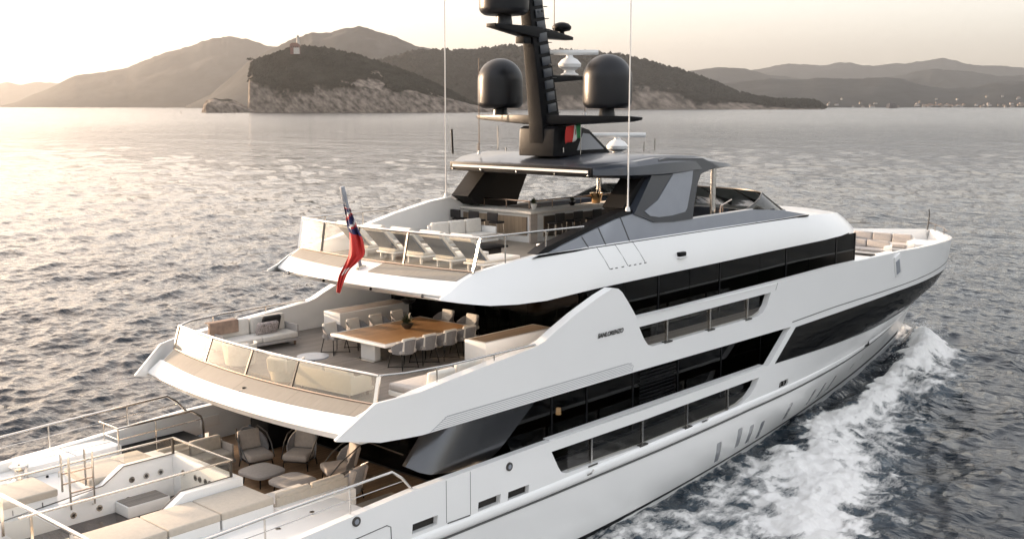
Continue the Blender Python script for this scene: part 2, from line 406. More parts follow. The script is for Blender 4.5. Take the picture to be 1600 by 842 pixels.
# rub rail: rounded white bulge with a black groove under it
rings = []
for X in xs_:
    r_ = []
    for k in range(7):
        a = -1.2 + 2.6 * k / 6; z = zr(X) + .20 + .17 * math.sin(a); r_.append((X, -(HY(X, z) + .10 * math.cos(a) - .03), z))
    rings.append(r_)
bb = B().loft(rings); bb.add(*mirror_y((bb.v, bb.f))); P(bb, 'rub_rail', M['white'], hull, recalc=False)
hull_strip('rub_groove', xs_, lambda X: zr(X) - .05, .06, .015, M['greyline'])
hull_strip('boot_stripe', list(np.arange(-10, 45.6, .8)), lambda X: interp(X, [-10, 10, 25, 40, 46], [.62, .66, .74, .9, 1.1]), .24, .012, M['black'])
hull_strip('spray_line', list(np.arange(-10, 45.2, .8)), lambda X: interp(X, [-10, 10, 25, 40, 46], [.30, .34, .42, .55, .7]), .24, .02, M['white'])
hull_strip('crease_line', list(np.arange(21.3, 49.5, .8)), lambda X: interp(X, [21, 25, 38, 50], [6.08, 6.2, 6.33, 6.4]), .035, .012, M['greyline'])
# thin panel gaps on the hull side
def gap(pts, w=.012, parent=hull, name='panel_gap', off=.006, mat='greyline'):
    bb = B()
    for (x0, z0), (x1, z1) in zip(pts, pts[1:]):
        n_ = max(1, int(math.hypot(x1 - x0, z1 - z0) / .8)); pp = [(x0 + (x1 - x0) * k / n_, z0 + (z1 - z0) * k / n_) for k in range(n_ + 1)]
        for a, c in zip(pp, pp[1:]):
            bb.bar((a[0], -(HY(*a) + off * .3), a[1]), (c[0], -(HY(*c) + off * .3), c[1]), w, w)
    return P(bb, name, M[mat], parent, smooth=0)
gap([(1.62, 4.58), (1.62, 3.36)]); gap([(2.57, 4.6), (2.57, 3.34)]); gap([(1.66, 3.34), (2.55, 3.32)], .03)
gap([(-3.6, 3.05), (-3.6, 3.6), (-3.45, 3.78), (-.55, 3.93), (-.42, 3.85), (-.40, 3.3)], .02)
for k in range(6):
    z = 6.10 + .052 * k; gap([(1.12 + .62 * (z - 6.08) / .26 * .8, z), (10.30 - .0 * k, z)], .010, name='vent_louvre', mat='ventline')
gap([(1.1, 6.07), (1.75, 6.38), (10.1, 6.38), (10.38, 6.25), (10.3, 6.07)], .010, name='vent_frame', mat='ventline')
gap([(20.05, 7.86), (19.9, 7.6)], .015)
for x, z in ((4.19, 4.34), (-1.58, 4.34)):
    bb = B().tube([(x, -5.74, z), (x, -5.835, z)], .13, 16); P(bb, 'deck_light', M['darkmet'], hull)
    bb = B().tube([(x, -5.83, z), (x, -5.845, z)], .07, 12); P(bb, 'deck_light_lens', M['midgrey'], hull)
for x, z in ((7.82, 3.22), (14.6, 3.48)):
    bb = B().tube([(x, -5.82, z - .08), (x + .06, -6.0, z + .02), (x + .16, -6.0, z + .1)], .03); P(bb, 'mooring_cleat', M['chrome'], hull)
bb = B().obox((31.55, -5.70, 7.34), (.62, .14, 1.0), 0, -.30); P(bb, 'bulwark_door', M['white'], hull, bevel=.03)
bb = B().obox((31.5, -5.775, 7.26), (.40, .02, .66), 0, -.30); P(bb, 'door_recess', M['midgrey'], hull)
# name lettering on the side
tc_ = bpy.data.curves.new('lettering', 'FONT'); tc_.body = 'SANLORENZO'; tc_.size = .205; tc_.extrude = .004; tc_.shear = .25; tc_.offset = .006; tc_.space_character = 1.0
tc_.materials.append(M['darkmet'])
lt_ = bpy.data.objects.new('lettering', tc_); COL.objects.link(lt_); lt_.parent = hull
bpy.context.view_layer.update()
lm_ = bpy.data.meshes.new_from_object(lt_.evaluated_get(bpy.context.evaluated_depsgraph_get()))
bpy.data.objects.remove(lt_); lt_ = bpy.data.objects.new('lettering', lm_); COL.objects.link(lt_); lt_.parent = hull
lt_.location = (8.45, -5.735, 7.48); lt_.rotation_euler = (rad(92), 0, 0)

# openings: stanchions and the polished lining of the cut-outs
for (ho, xs2) in ((h_up, (12.45, 15.2, 17.85)), (h_lo, (8.2, 11.0, 13.75, 16.5))):
    for x in xs2:
        zs = [p[1] for p in ho]; zb, zt = min(zs) - .02, max(zs) + .0
        y = -(HY(x, zb) - .10)
        P(B().bar((x, y, zb), (x, y, zt), .07, .09), 'stanchion', M['chrome'], hull)
        P(B().bar((x + .09, y + .04, zb), (x + .09, y + .04, zt), .05, .05), 'stanchion', M['black'], hull)
        P(B().box((x - .25, y - .12, zb - .0), (x + .22, y + .02, zb + .05)), 'stanchion_foot', M['darkmet'], hull)
    zs = [p[1] for p in ho]; zb, zt = min(zs) + .03, max(zs) - .01
    ed = [min(p[0] for p in ho) + (.75 if ho is h_up else .85)] + list(xs2) + [max(p[0] for p in ho) - (.65 if ho is h_up else .95)]
    for a, c in zip(ed, ed[1:]):
        y = -(HY(a, zb) - .13); P(B().box((a + .08, y - .006, zb), (c - .06, y + .006, zt)), 'glass_pane', M['glass'], hull, smooth=0)
bb = B()
for x0, x1, z in ((10.6, 19.9, 7.845), (6.1, 19.2, 4.675)):
    bb.bar((x0, -5.60, z), (x1, -5.60, z), .26, .02)
P(bb, 'cap_rail', M['white'], hull, smooth=0)

# decks ------------------------------------------------------------
def deck(name, z, th, xs, inset, mat, parent=None, yf=None):
    yf = yf or (lambda X: HY(X, z) - inset)
    ring = [(X, -yf(X)) for X in xs] + [(X, yf(X)) for X in reversed(xs)]
    return P(B().prism(ring, z - th, z, 'Z'), name, mat, parent, smooth=0)
deck('main_deck', 3.4, .2, [-2.2, -1, 0, 1, 2, 3, 3.5], .22, M['teakb'])
deck('side_deck', 3.395, .2, list(np.arange(3.5, 31, 1.5)), .22, M['sidedeck'])
deck('lower_hold', 2.4, .1, list(np.arange(-9.8, 40, 2.)), .26, M['offwhite'])
deck('upper_deck', 6.68, .10, list(np.arange(.3, 30, 1.0)), .26, M['deckgrey'])
deck('deckhead', 6.10, .08, [-.2, 1, 3, 6, 9, 12, 15, 18, 21, 25], .20, M['offwhite'])
deck('foredeck', 6.5, .1, list(np.arange(28, 48.4, .7)), .26, M['teakx'])

# aft overhangs: teak strip, white apron, glass balustrade ------------
def apron(prefix, xc, prof, ys, split, ext):
    """prof: list of (dx, z, half-width); first `split` spans are teak."""
    def ring(i):
        dx, z, hw, bulge = prof[i]
        return [(xc(t) + dx - bulge * (1 - t * t), t * hw, z) for t in np.linspace(-1, 1, ys)]
    r = [ring(i) for i in range(len(prof))]
    w = B().loft(r[split:] ); P(w, prefix + 'overhang', M['white'], smooth=40)
    return r
xcU = lambda t: -.20 - .50 * (1 - t * t)
prU = [(.10, 6.68, 5.15, 0), (0, 6.93, 5.05, 0), (-.50, 6.70, 4.84, .1), (-.52, 6.69, 4.98, .1), (-.88, 6.36, 5.12, -.03), (-.90, 6.30, 5.12, -.03), (-.66, 6.07, 5.2, 0), (1.2, 6.04, 5.3, 0), (3.0, 6.04, 5.3, 0)]
def build_apron(name, xc, pr, kt, n=33):
    R = [[(xc(t) + dx - bl * (1 - t * t), t * hw, z) for t in np.linspace(-1, 1, n)] for dx, z, hw, bl in pr]
    ob = P(B().loft(R), name, M['white'], smooth=30)
    return R, ob
RU, overU = build_apron('aft_overhang', xcU, prU, 1)
def teak_strip(xc, a, c, t0, t1, up, parent, n=20):
    bb = B()
    rr = []
    for t in np.linspace(t0, t1, n):
        p0 = (xc(t) + a[0] - a[3] * (1 - t * t), t * a[2], a[1] + up); p1 = (xc(t) + c[0] - c[3] * (1 - t * t), t * c[2], c[1] + up)
        rr.append([p0, p1, (p1[0], p1[1], p1[2] - up * .9), (p0[0], p0[1], p0[2] - up * .9)])
    bb.loft(rr, closed=True, caps=True); return P(bb, 'teak_strip', M['teakx'], parent, smooth=30)
teak_strip(xcU, (-.03, 6.93, 5.03, 0), (-.50, 6.70, 4.84, .1), -.985, .985, .018, overU, 40)
P(B().tube([(-1.12, -.35, 6.62), (-1.12, -.35, 6.80)], .07, 12), 'stern_light', M['black'], overU)
P(B().obox((-1.22, -.35, 6.70), (.16, .10, .08), .5), 'light_bracket', M['chrome'], overU)

def balustrade(xb, zb, hb, xt, zt, ht, breaks, gmat, endw=.10):
    """sloping glass balustrade across the stern; xb/xt give x for t in -1..1"""
    ra = [(xt(t), t * ht, zt) for t in np.linspace(-1, 1, 41)]
    rail = P(B().tube(ra, .045, 8), 'handrail', M['chrome'])
    P(B().tube([(xb(t), t * hb, zb + .02) for t in np.linspace(-1, 1, 41)], .03, 6), 'sill', M['bronze'], rail)
    def q(t, s): return Vector((xb(t) * (1 - s) + xt(t) * s, t * (hb * (1 - s) + ht * s), zb * (1 - s) + zt * s))
    for t in breaks:
        w = .11 if abs(t) == 1 else .07
        P(B().bar(q(t, 0), q(t, 1), w, .05), 'stanchion', M['chrome'] if abs(t) == 1 else M['darkmet'], rail)
    for t0, t1 in zip(breaks, breaks[1:]):
        e = .012; a = np.linspace(t0 + e, t1 - e, 7); rr = []
        for t in a:
            p, r2 = q(t, .03), q(t, .96); rr.append([p, r2, r2 + Vector((.014, 0, 0)), p + Vector((.014, 0, 0))])
        P(B().loft(rr, closed=True, caps=True), 'glass_pane', gmat, rail, smooth=40)
    return rail
railU = balustrade(lambda t: -.20 - .50 * (1 - t * t), 6.95, 5.0, lambda t: 0.0 - .38 * (1 - t * t), 7.70, 4.95, (-1, -.38, .05, .52, 1), M['frost'])
railS = balustrade(lambda t: 4.34 - .38 * (1 - t * t), 9.90, 4.22, lambda t: 4.58 - .42 * (1 - t * t), 10.92, 4.30, (-1, -.36, .18, .64, 1), M['glass'])

def side_rail(pts, posts, r=.035, parent=None, drop=True, mat='chrome', name='side_rail'):
    o = P(B().tube(pts, r, 8), name, M[mat], parent)
    for p, zb in posts: P(B().tube([(p[0], p[1], zb), p], r * .7, 6), 'stanchion', M[mat], o)
    return o
for s in (-1, 1):
    side_rail([(0, s * 4.95, 7.70), (.6, s * 5.3, 7.72), (2, s * 5.55, 7.73), (5.55, s * 5.62, 7.74)], [((1.6, s * 5.5, 7.73), 7.2), ((3.8, s * 5.58, 7.73), 7.45)])
    side_rail([(4.58, s * 4.30, 10.92), (7, s * 4.42, 10.92), (9.2, s * 4.52, 10.90)], [((5.6, s * 4.36, 10.92), 9.95), ((7.4, s * 4.44, 10.92), 10.2)])
    yy = s * 5.62
    side_rail([(-9.5, yy, 5.0), (-6, yy, 5.08), (-4.2, yy, 5.15), (-1.6, yy, 5.22), (-.2, yy, 5.25), (.15, yy, 5.0), (.5, yy, 4.6)],
              [((-7.2, yy, 5.05), 4.3), ((-4.2, yy, 5.15), 4.4), ((-1.62, yy, 5.22), 4.5)], .04, name='bulwark_rail')
    P(B().tube([(-9.5, yy, 4.72), (-4.2, yy, 4.80), (-1.6, yy, 4.88), (.2, yy, 4.9)], .012, 6), 'rail_wire', M['chrome'])

# main deck house ----------------------------------------------------
def wallbox(b_, x0, x1, y, z0, z1, th=.06):
    b_.box((x0, y - th / 2, z0), (x1, y + th / 2, z1)); return b_
house = P(B().box((3.7, -3.3, 3.42), (30, 3.3, 6.0)), 'main_deckhouse', M['intdark'], smooth=0)
for s in (-1, 1):
    xs3 = [3.55, 7.4, 9.2, 11.8, 14.6, 17.6, 20.6, 31]
    for a, c in zip(xs3, xs3[1:]):
        P(B().box((a + .02, s * 4.70 - .015, 3.42), (c - .02, s * 4.70 + .015, 6.02)), 'window_pane', M['tint'], house, smooth=0)
        P(B().box((c - .04, s * 4.70 - .03, 3.42), (c + .04, s * 4.70 + .022, 6.02)), 'mullion', M['black'], house, smooth=0)
    P(B().box((3.55, s * 4.72 - .05, 3.41), (31, s * 4.72 + .05, 3.5)), 'sill', M['black'], house, smooth=0)
bb = B()
for k in range(16): bb.box((12.15, -4.765, 3.75 + .13 * k), (14.4, -4.735, 3.80 + .13 * k))
P(bb, 'louvre_grille', M['black'], house, smooth=0)
for y0, y1 in ((-4.6, -2.4), (-2.38, -.8), (-.78, .8), (.82, 2.4), (2.42, 4.6)):
    P(B().box((3.51, y0, 3.45), (3.55, y1, 6.0)), 'glass_door', M['tint'], house, smooth=0)
P(B().box((3.48, -4.7, 5.72), (3.55, 4.7, 6.02)), 'door_header', M['black'], house, smooth=0)
P(B().bar((3.44, -2.05, 4.05), (3.44, -.3, 4.1), .05, .05), 'door_handle', M['chrome'], house)
P(B().box((2.0, 3.1, 3.42), (3.3, 4.1, 5.0)), 'deck_bar', M['black'], bevel=.03)
P(B().box((2.3, 3.05, 4.3), (2.95, 3.09, 4.75)), 'bar_screen', M['tint2'], None, smooth=0)
P(B().box((2.2, 3.2, 5.0), (2.7, 3.9, 5.18)), 'bar_cabinet', M['offwhite'], None, bevel=.02)
P(B().box((1.0, 5.50, 3.9), (1.7, 5.56, 4.25)), 'bulwark_recess', M['strip'], None, smooth=0)
for lx, ly, lz in ((8.6, -4.0, 4.62), (10.4, -3.8, 5.3)):
    P(B().lathe([(.09, 0), (.08, .22)], (lx, ly, lz), 12), 'table_lamp', M['lamp'], house)
    P(B().tube([(lx, ly, 3.5), (lx, ly, lz)], .02), 'lamp_stem', M['bronze'], house)
# graphite fins that carry the overhang at the after end of the side decks
for s in (-1, 1):
    rows = []
    for k, (xb, zb, xt, zt, yb, yt) in enumerate(((1.25, 4.78, 2.35, 6.06, 4.55, 4.62), (1.5, 4.62, 2.62, 6.06, 4.86, 4.95), (1.75, 4.54, 2.95, 6.06, 5.05, 5.14), (2.3, 4.50, 3.5, 6.06, 5.20, 5.26), (3.1, 4.46, 4.5, 6.06, 5.26, 5.30), (3.9, 4.50, 5.4, 6.06, 5.28, 5.31), (4.35, 4.70, 6.2, 6.06, 5.28, 5.31))):
        rows.append([(xb + (xt - xb) * q_, s * (yb + (yt - yb) * q_), zb + (zt - zb) * q_) for q_ in (0, .25, .5, .75, 1)])
    inner = [[(p[0] + .02, p[1] - s * .16, p[2]) for p in r_] for r_ in rows]
    bb = B().loft(rows); bb.loft(inner); bb.loft([[r_[0] for r_ in rows], [r_[0] for r_ in inner]]); bb.loft([rows[-1], inner[-1]]); bb.loft([rows[0], inner[0]])
    P(bb, 'overhang_fin', M['finmet'], smooth=50)

# upper deck house (wheelhouse forward) --------------------------------
def wh(y):      # x of the wheelhouse front at half-breadth y
    return 29.1 + 2.6 * max(0, 1 - (abs(y) / 4.65) ** 2.2) ** .6
uph = P(B().box((9.6, -2.6, 6.70), (22.0, 2.6, 8.95)), 'upper_deckhouse', M['intdark'], smooth=0)
for s in (-1, 1):
    xs3 = [8.9, 11.3, 13.3, 15.3, 17.4, 20.4, 22.6, 24.6, 27.2, 29.1]
    for a, c in zip(xs3, xs3[1:]):
        P(B().box((a + .02, s * 4.66 - .012, 6.70), (c - .02, s * 4.66 + .012, 9.0)), 'window_pane', M['tint'], uph, smooth=0)
        if c not in (11.3, 15.3, 20.4, 24.6): P(B().box((c - .04, s * 4.66 - .03, 6.70), (c + .04, s * 4.66 + .018, 9.0)), 'mullion', M['black'], uph, smooth=0)
    P(B().box((16.6, s * 4.72 - .06, 6.70), (18.1, s * 4.72 + .06, 9.0)), 'door_post', M['black'], uph, smooth=0) if s > 0 else None
    P(B().bar((9.0, s * 4.62, 7.55), (29.0, s * 4.62, 7.55), .06, .07), 'console_ledge', M['darkmet'], uph)
ys_ = list(np.linspace(-4.65, 4.65, 15))
for a, c in zip(ys_, ys_[1:]):
    rr = [[(wh(y), y, 6.9), (wh(y) - .55, y * .97, 9.1), (wh(y) - .57, y * .97, 9.1), (wh(y) - .02, y, 6.9)] for y in np.linspace(a + .01, c - .01, 4)]
    P(B().loft(rr, closed=True, caps=True), 'window_pane', M['tint'], uph, smooth=40)
P(B().box((22.4, -4.4, 6.72), (28.6, 4.4, 6.78)), 'wheelhouse_floor', M['intwood'], uph, smooth=0)
P(B().box((26.8, -3.6, 6.78), (28.3, 3.6, 7.75)), 'helm_console', M['intdark'], uph, bevel=.05)
P(B().box((20.6, -4.3, 6.78), (21.4, -3.0, 8.9)), 'locker', M['intwood'], uph, smooth=0)
for y0, y1 in ((-4.6, -2.4), (-2.38, -.8), (-.78, .8), (.82, 2.4), (2.42, 4.6)):
    P(B().box((8.86, y0, 6.72), (8.9, y1, 9.0)), 'glass_door', M['tint'], uph, smooth=0)
P(B().box((8.8, -4.66, 8.75), (8.86, 4.66, 9.0)), 'door_header', M['black'], uph, smooth=0)

# sun deck: white fascia wrapping forward into the wheelhouse brow --------
st = [(2.98, 4.25, 9.25, 4.22, 9.30), (3.4, 4.55, 9.16, 4.22, 9.45), (3.8, 4.74, 9.08, 4.23, 9.68), (4.4, 4.88, 8.98, 4.28, 9.90), (5.5, 4.96, 8.88, 4.42, 10.06), (6.8, 5.0, 8.83, 4.56, 10.21), (9.4, 5.0, 8.90, 4.6, 10.23), (13, 5.0, 8.93, 4.6, 10.22),
      (17, 5.0, 8.96, 4.6, 10.21), (20.5, 5.0, 9.0, 4.6, 10.19), (23.5, 5.0, 9.02, 4.6, 10.17), (25.5, 4.99, 9.03, 4.5, 10.10), (27.2, 4.9, 9.05, 4.25, 10.0), (28.6, 4.68, 9.08, 3.92, 9.90), (29.8, 4.25, 9.11, 3.4, 9.80), (30.8, 3.6, 9.14, 2.75, 9.70), (31.6, 2.75, 9.17, 2.0, 9.62), (32.15, 1.7, 9.19, 1.15, 9.56), (32.4, .02, 9.20, .02, 9.53)]
def sec(r):
    X, yl, zl, yu, zu = r; o = []
    for q_ in (0, .06, .3, .65, .92, 1):
        bul = .07 * math.sin(math.pi * q_) * min(1, (X - 2.9) / 2); o.append((X, -(yl + (yu - yl) * q_ + bul * .8), zl + (zu - zl) * q_ + (bul * .3)))
    return o
rings = [sec(r) for r in st]
bb = B().loft(rings)
inn0 = [[(r[0], -(r[3]), r[4]), (r[0], -(r[3] - .05), r[4]), (r[0], -(r[1] - .08), r[2])] for r in st[:4]]
bb.loft(inn0); bb.loft([[(st[0][0], -st[0][1], st[0][2]), (st[0][0], -st[0][3], st[0][4])], [(st[0][0], -(st[0][1] - .08), st[0][2]), (st[0][0], -(st[0][3] - .05), st[0][4])]])
inn = [[(r[0], -(r[3]), r[4]), (r[0], -(r[3] - .16), r[4] + .0), (r[0], -(r[3] - .20), 9.45)] for r in st[3:11]]
bb.loft(inn)
und = [[(r[0], -r[1], r[2]), (r[0], -r[1] * .85, r[2] + .04), (r[0], 0, r[2] + .04)] for r in st]
bb.loft(und)
brow = [[(r[0], -r[3], r[4]), (r[0], -r[3] * .75, r[4] + .07), (r[0], -r[3] * .4, r[4] + .12), (r[0], 0, r[4] + .14)] for r in st[10:]]
bb.loft(brow)
bb.add(*mirror_y((bb.v, bb.f)))
sunf = P(bb, 'sun_deck_fascia', M['white'], smooth=38)
deck('sun_deck', 9.62, .3, [4.4, 6, 8, 12, 16, 20, 23.4], 0, M['teakx'], None, lambda X: interp(X, [4.4, 7, 23.4], [4.1, 4.38, 4.4]))
xcS = lambda t: 4.34 - .38 * (1 - t * t)
prS = [(.14, 9.62, 4.2, 0), (0, 9.88, 4.25, 0), (-.48, 9.68, 4.16, .22), (-.50, 9.67, 4.18, .22), (-.90, 9.36, 4.25, .05), (-.92, 9.30, 4.25, .05), (-.62, 9.08, 4.5, 0), (1.5, 8.96, 4.7, 0), (3, 8.96, 4.8, 0)]
RS, overS = build_apron('aft_overhang', xcS, prS, 1)
teak_strip(xcS, (-.03, 9.88, 4.24, 0), (-.48, 9.68, 4.16, .22), -.97, -.16, .018, overS)
teak_strip(xcS, (-.03, 9.88, 4.24, 0), (-.48, 9.68, 4.16, .22), .16, .97, .018, overS)
for t in (-.75, -.25, .3, .8):
    P(B().ball((xcS(t) - .93, t * 4.25, 9.22), .05, 8), 'courtesy_light', M['black'], overS)
gsf = lambda pts, nm='panel_gap': P(sum_bars(pts), nm, M['greyline'], sunf, smooth=0)
def sunY(X, z):
    yl = interp(X, [r[0] for r in st], [r[1] for r in st]); zl = interp(X, [r[0] for r in st], [r[2] for r in st])
    yu = interp(X, [r[0] for r in st], [r[3] for r in st]); zu = interp(X, [r[0] for r in st], [r[4] for r in st])
    q_ = min(max((z - zl) / (zu - zl), 0), 1); return yl + (yu - yl) * q_ + .07 * math.sin(math.pi * q_) * .8
def sum_bars(pts, w=.014, off=.002):
    bb = B()
    for (x0, z0), (x1, z1) in zip(pts, pts[1:]):
        for k in range(4):
            a = (x0 + (x1 - x0) * k / 4, z0 + (z1 - z0) * k / 4); c = (x0 + (x1 - x0) * (k + 1) / 4, z0 + (z1 - z0) * (k + 1) / 4)
            bb.bar((a[0], -(sunY(*a) + off), a[1]), (c[0], -(sunY(*c) + off), c[1]), w, w)
    return bb
gsf([(9.75, 10.2), (10.15, 9.42)]); gsf([(10.75, 10.2), (11.15, 9.44)]); gsf([(11.75, 10.2), (12.15, 9.46)])
for x in (10.18, 10.45, 10.8, 11.2, 11.5, 11.8, 12.1): P(B().bar((x, -(sunY(x, 9.43) + .003), 9.43), (x + .12, -(sunY(x, 9.435) + .003), 9.435), .02, .03), 'hinge', M['greyline'], sunf)
for s in (-1, 1):
    P(B().obox((14.35, s * (sunY(14.35, 9.5) + .05), 9.52), (.42, .16, .16)), 'side_light', M['black'], sunf, bevel=.04)
    P(B().obox((14.35, s * (sunY(14.35, 9.4) + .05), 9.41), (.5, .16, .06)), 'light_bracket', M['white'], sunf, bevel=.02)
# grey coamings of the sun deck
def coam_s(*a): coam(*a, sides=(-1,))
def coam(poly, y0, y1, mat, nm, lean=.12, parent=None, thick=.12, zb=10.2, sides=(-1, 1)):
    for s in sides:
        def f(x, z, t): return (x, s * (y0 - lean * (z - zb) - t), z)
        vf = sheet(poly, [], 1.0, f, thick); P(B().add(*vf), nm, mat, parent, smooth=30)
coam([(6.9, 10.20), (24.6, 10.16), (24.5, 10.10), (12, 10.14), (6.6, 10.13)], 4.63, 0, M['black'], 'coaming_base', 0)
coam([(7.35, 10.22), (8.1, 10.40), (9.6, 10.72), (11.0, 11.00), (12.05, 11.12), (12.5, 10.93), (13.1, 10.74), (14.3, 10.66), (20.0, 10.70), (22.4, 10.5), (24.4, 10.19)], 4.60, 0, M['midgrey'], 'grey_coaming')
coam_s([(6.85, 10.215), (7.3, 10.40), (9.5, 10.86), (11.3, 11.22), (12.0, 11.26), (12.1, 11.13), (11.0, 11.01), (9.6, 10.73), (8.1, 10.41), (7.4, 10.23)], 4.54, 0, M['black'], 'coaming_top', .12, None, .42)
for pts in (((9.05, 10.58), (9.35, 10.22)), ((9.95, 10.80), (10.28, 10.22)), ((11.2, 11.06), (11.62, 10.22))):
    P(B().bar((pts[0][0], -4.603 + .12 * (pts[0][1] - 10.2), pts[0][1]), (pts[1][0], -4.603, pts[1][1]), .03, .03), 'panel_gap', M['greyline'], smooth=0)
P(B().bar((15.6, -4.46, 10.68), (20.0, -4.46, 10.71), .14, .05), 'coaming_cap', M['strip'], smooth=0)
P(B().bar((15.6, 4.46, 10.68), (20.0, 4.46, 10.71), .14, .05), 'coaming_cap', M['strip'], smooth=0)
# windscreen round the fore end of the sun deck
def wsp(a, top):
    n_ = 2.6; c_, s_ = math.cos(a), math.sin(a)
    if top: return (19.6 + 3.5 * abs(c_) ** (2 / n_), 4.42 * math.copysign(abs(s_) ** (2 / n_), s_))
    return (19.9 + 6.0 * abs(c_) ** (2 / n_), 4.48 * math.copysign(abs(s_) ** (2 / n_), s_))
aa = np.linspace(-math.pi / 2, math.pi / 2, 41)
def wz(a): return 10.70 + .54 * min(1, max(0, (math.pi / 2 - abs(a)) / .42)) ** .8
def wb(p): return interp(p[0], [19.9, 22.5, 25.9], [10.68, 10.48, 10.22])
scr = P(B().tube([(*wsp(a, 1), wz(a)) for a in aa], .03, 6), 'windscreen', M['darkmet'])
ks = [0, 6, 11, 16, 20, 24, 29, 34, 40]
for i, j in zip(ks, ks[1:]):
    rr = []
    for a in aa[i:j + 1]:
        t_, b_ = wsp(a, 1), wsp(a, 0); rr.append([(b_[0], b_[1], wb(b_)), (t_[0], t_[1], wz(a)), (t_[0] - .02, t_[1], wz(a)), (b_[0] - .02, b_[1], wb(b_))])
    P(B().loft(rr, closed=True, caps=True), 'glass_pane', M['tint2'], scr, smooth=50)
    a = aa[i]; t_, b_ = wsp(a, 1), wsp(a, 0)
    P(B().bar((b_[0], b_[1], wb(b_)), (t_[0], t_[1], wz(a)), .05, .05), 'mullion', M['darkmet'], scr)
rr = []
for a in aa:
    b_ = wsp(a, 0); rr.append([(b_[0] + .02, b_[1] * 1.01, wb(b_) + .01), (b_[0] + .22, b_[1] * 1.03, 10.12)])
P(B().loft(rr), 'windscreen_base', M['midgrey'], scr, smooth=50)
for s in (-1, 1):    # dark bulwark inside the forward sun deck
    P(B().box((13.5, s * 4.36 - .03, 9.64), (22.0, s * 4.36 + .03, 10.60)), 'bulwark_lining', M['charcoal'], smooth=0)
# ------------------------------------------------------------------ hardtop, legs, mast
hs0 = [(11.0, 3.4, 12.58, 12.42), (11.1, 3.5, 12.66, 12.34), (12, 4.25, 12.80, 12.30), (13, 4.45, 12.90, 12.25), (14, 4.50, 12.97, 12.22), (15.5, 4.46, 12.94, 12.28), (17, 4.34, 12.86, 12.34), (18.2, 4.18, 12.70, 12.38), (19.2, 3.95, 12.56, 12.39), (19.9, 3.4, 12.48, 12.39), (20.3, 2.2, 12.44, 12.39), (20.4, .5, 12.43, 12.39)]
def catmull(P_, k=4):
    P_ = [np.array(p, float) for p in P_]; out = []
    for i in range(len(P_) - 1):
        p0, p1, p2, p3 = P_[max(i - 1, 0)], P_[i], P_[i + 1], P_[min(i + 2, len(P_) - 1)]
        for j in range(k):
            t = j / k; out.append(.5 * (2 * p1 + (p2 - p0) * t + (2 * p0 - 5 * p1 + 4 * p2 - p3) * t * t + (3 * p1 - p0 - 3 * p2 + p3) * t ** 3))
    return [tuple(map(float, p)) for p in out] + [tuple(P_[-1])]
hs = hs0[:2] + catmull(hs0[1:])[1:]
rings = []
for X, w, zt, zb in hs:
    h = zt - zb
    rings.append([(X, -w * .93, zb), (X, -w, zb + h * .25), (X, -w * .985, zb + h * .75), (X, -w * .93, zt), (X, -w * .5, zt + .01), (X, 0, zt + .015), (X, w * .5, zt + .01), (X, w * .93, zt), (X, w * .985, zb + h * .75), (X, w, zb + h * .25), (X, w * .93, zb)])
top = P(B().loft(rings, closed=True, caps=True), 'hardtop', M['charcoal'], smooth=30)
P(B().box((10.95, -3.45, 12.36), (11.03, 3.45, 12.68)), 'after_edge', M['black'], top, bevel=.02)
P(B().box((10.92, -3.3, 12.50), (10.96, 3.3, 12.59)), 'light_strip', M['strip'], top, smooth=0)
for y in (-3.3, -1.8, 0, 1.8, 3.3): P(B().ball((10.94, y, 12.42), .035, 6), 'bolt', M['chrome'], top)
rp_ = []
for X, w, zt, zb in catmull(hs0[1:8], 3):
    rp_.append([(X + .15, -w * .86, zt + .01), (X + .15, -w * .85, zt + .035), (X + .15, -w * .5, zt + .045), (X + .15, 0, zt + .05), (X + .15, w * .5, zt + .045), (X + .15, w * .85, zt + .035), (X + .15, w * .86, zt + .01)])
P(B().loft(rp_, caps=True), 'roof_panel', M['charcoal'], top, smooth=40)
P(B().box((12.8, -2.0, 12.25), (18.2, 2.0, 12.33)), 'ceiling_lining', M['blackmat'], top, smooth=0)
for s in (-1, 1):
    f = lambda x, z, t: (x, s * (4.62 - .11 * (z - 10.4) - t), z)
    leg = [(11.95, 11.10), (12.55, 10.92), (13.1, 10.74), (14.3, 10.68), (15.55, 10.68), (15.68, 11.1), (16.05, 11.95), (16.3, 12.28), (17.0, 12.42), (17.6, 12.50), (16.5, 12.86), (14.1, 12.95), (13.7, 12.9), (13.2, 12.42)]
    o = P(B().add(*sheet(leg, [], .6, f, .42)), 'hardtop_leg', M['charcoal'], smooth=30)
    g = lambda x, z, t: (x, s * (4.645 - .11 * (z - 10.4) - t), z)
    inn_ = [(12.55, 11.16), (12.85, 10.98), (13.4, 10.90), (14.2, 10.90), (15.05, 10.97), (15.2, 11.1), (15.62, 12.0), (15.78, 12.52), (14.9, 12.50), (14.5, 12.40), (14.2, 12.15), (13.4, 11.5)]
    P(B().add(*sheet(inn_, [], .6, g, .05)), 'leg_panel', M['midgrey'], o, smooth=30)
    k_ = lambda x, z, t: (x, s * (4.62 - .11 * (z - 10.4) - .425 - t), z)
    P(B().add(*sheet(leg, [], .8, k_, .02)), 'leg_lining', M['blackmat'], o, smooth=0)
    # dark forward-slanting strut seen inside the leg
    h_ = lambda x, z, t: (x, s * (4.2 - t), z)
    P(B().add(*sheet([(11.75, 11.3), (12.4, 10.9), (13.6, 12.28), (12.9, 12.36)], [], .8, h_, .9)), 'leg_lining', M['blackmat'], o, smooth=0)
for x, y in ((18.0, -3.9), (19.2, 2.6)):
    P(B().tube([(x, y, 9.6), (x, y, 12.42)], .11, 14), 'support_column', M['chrome'])

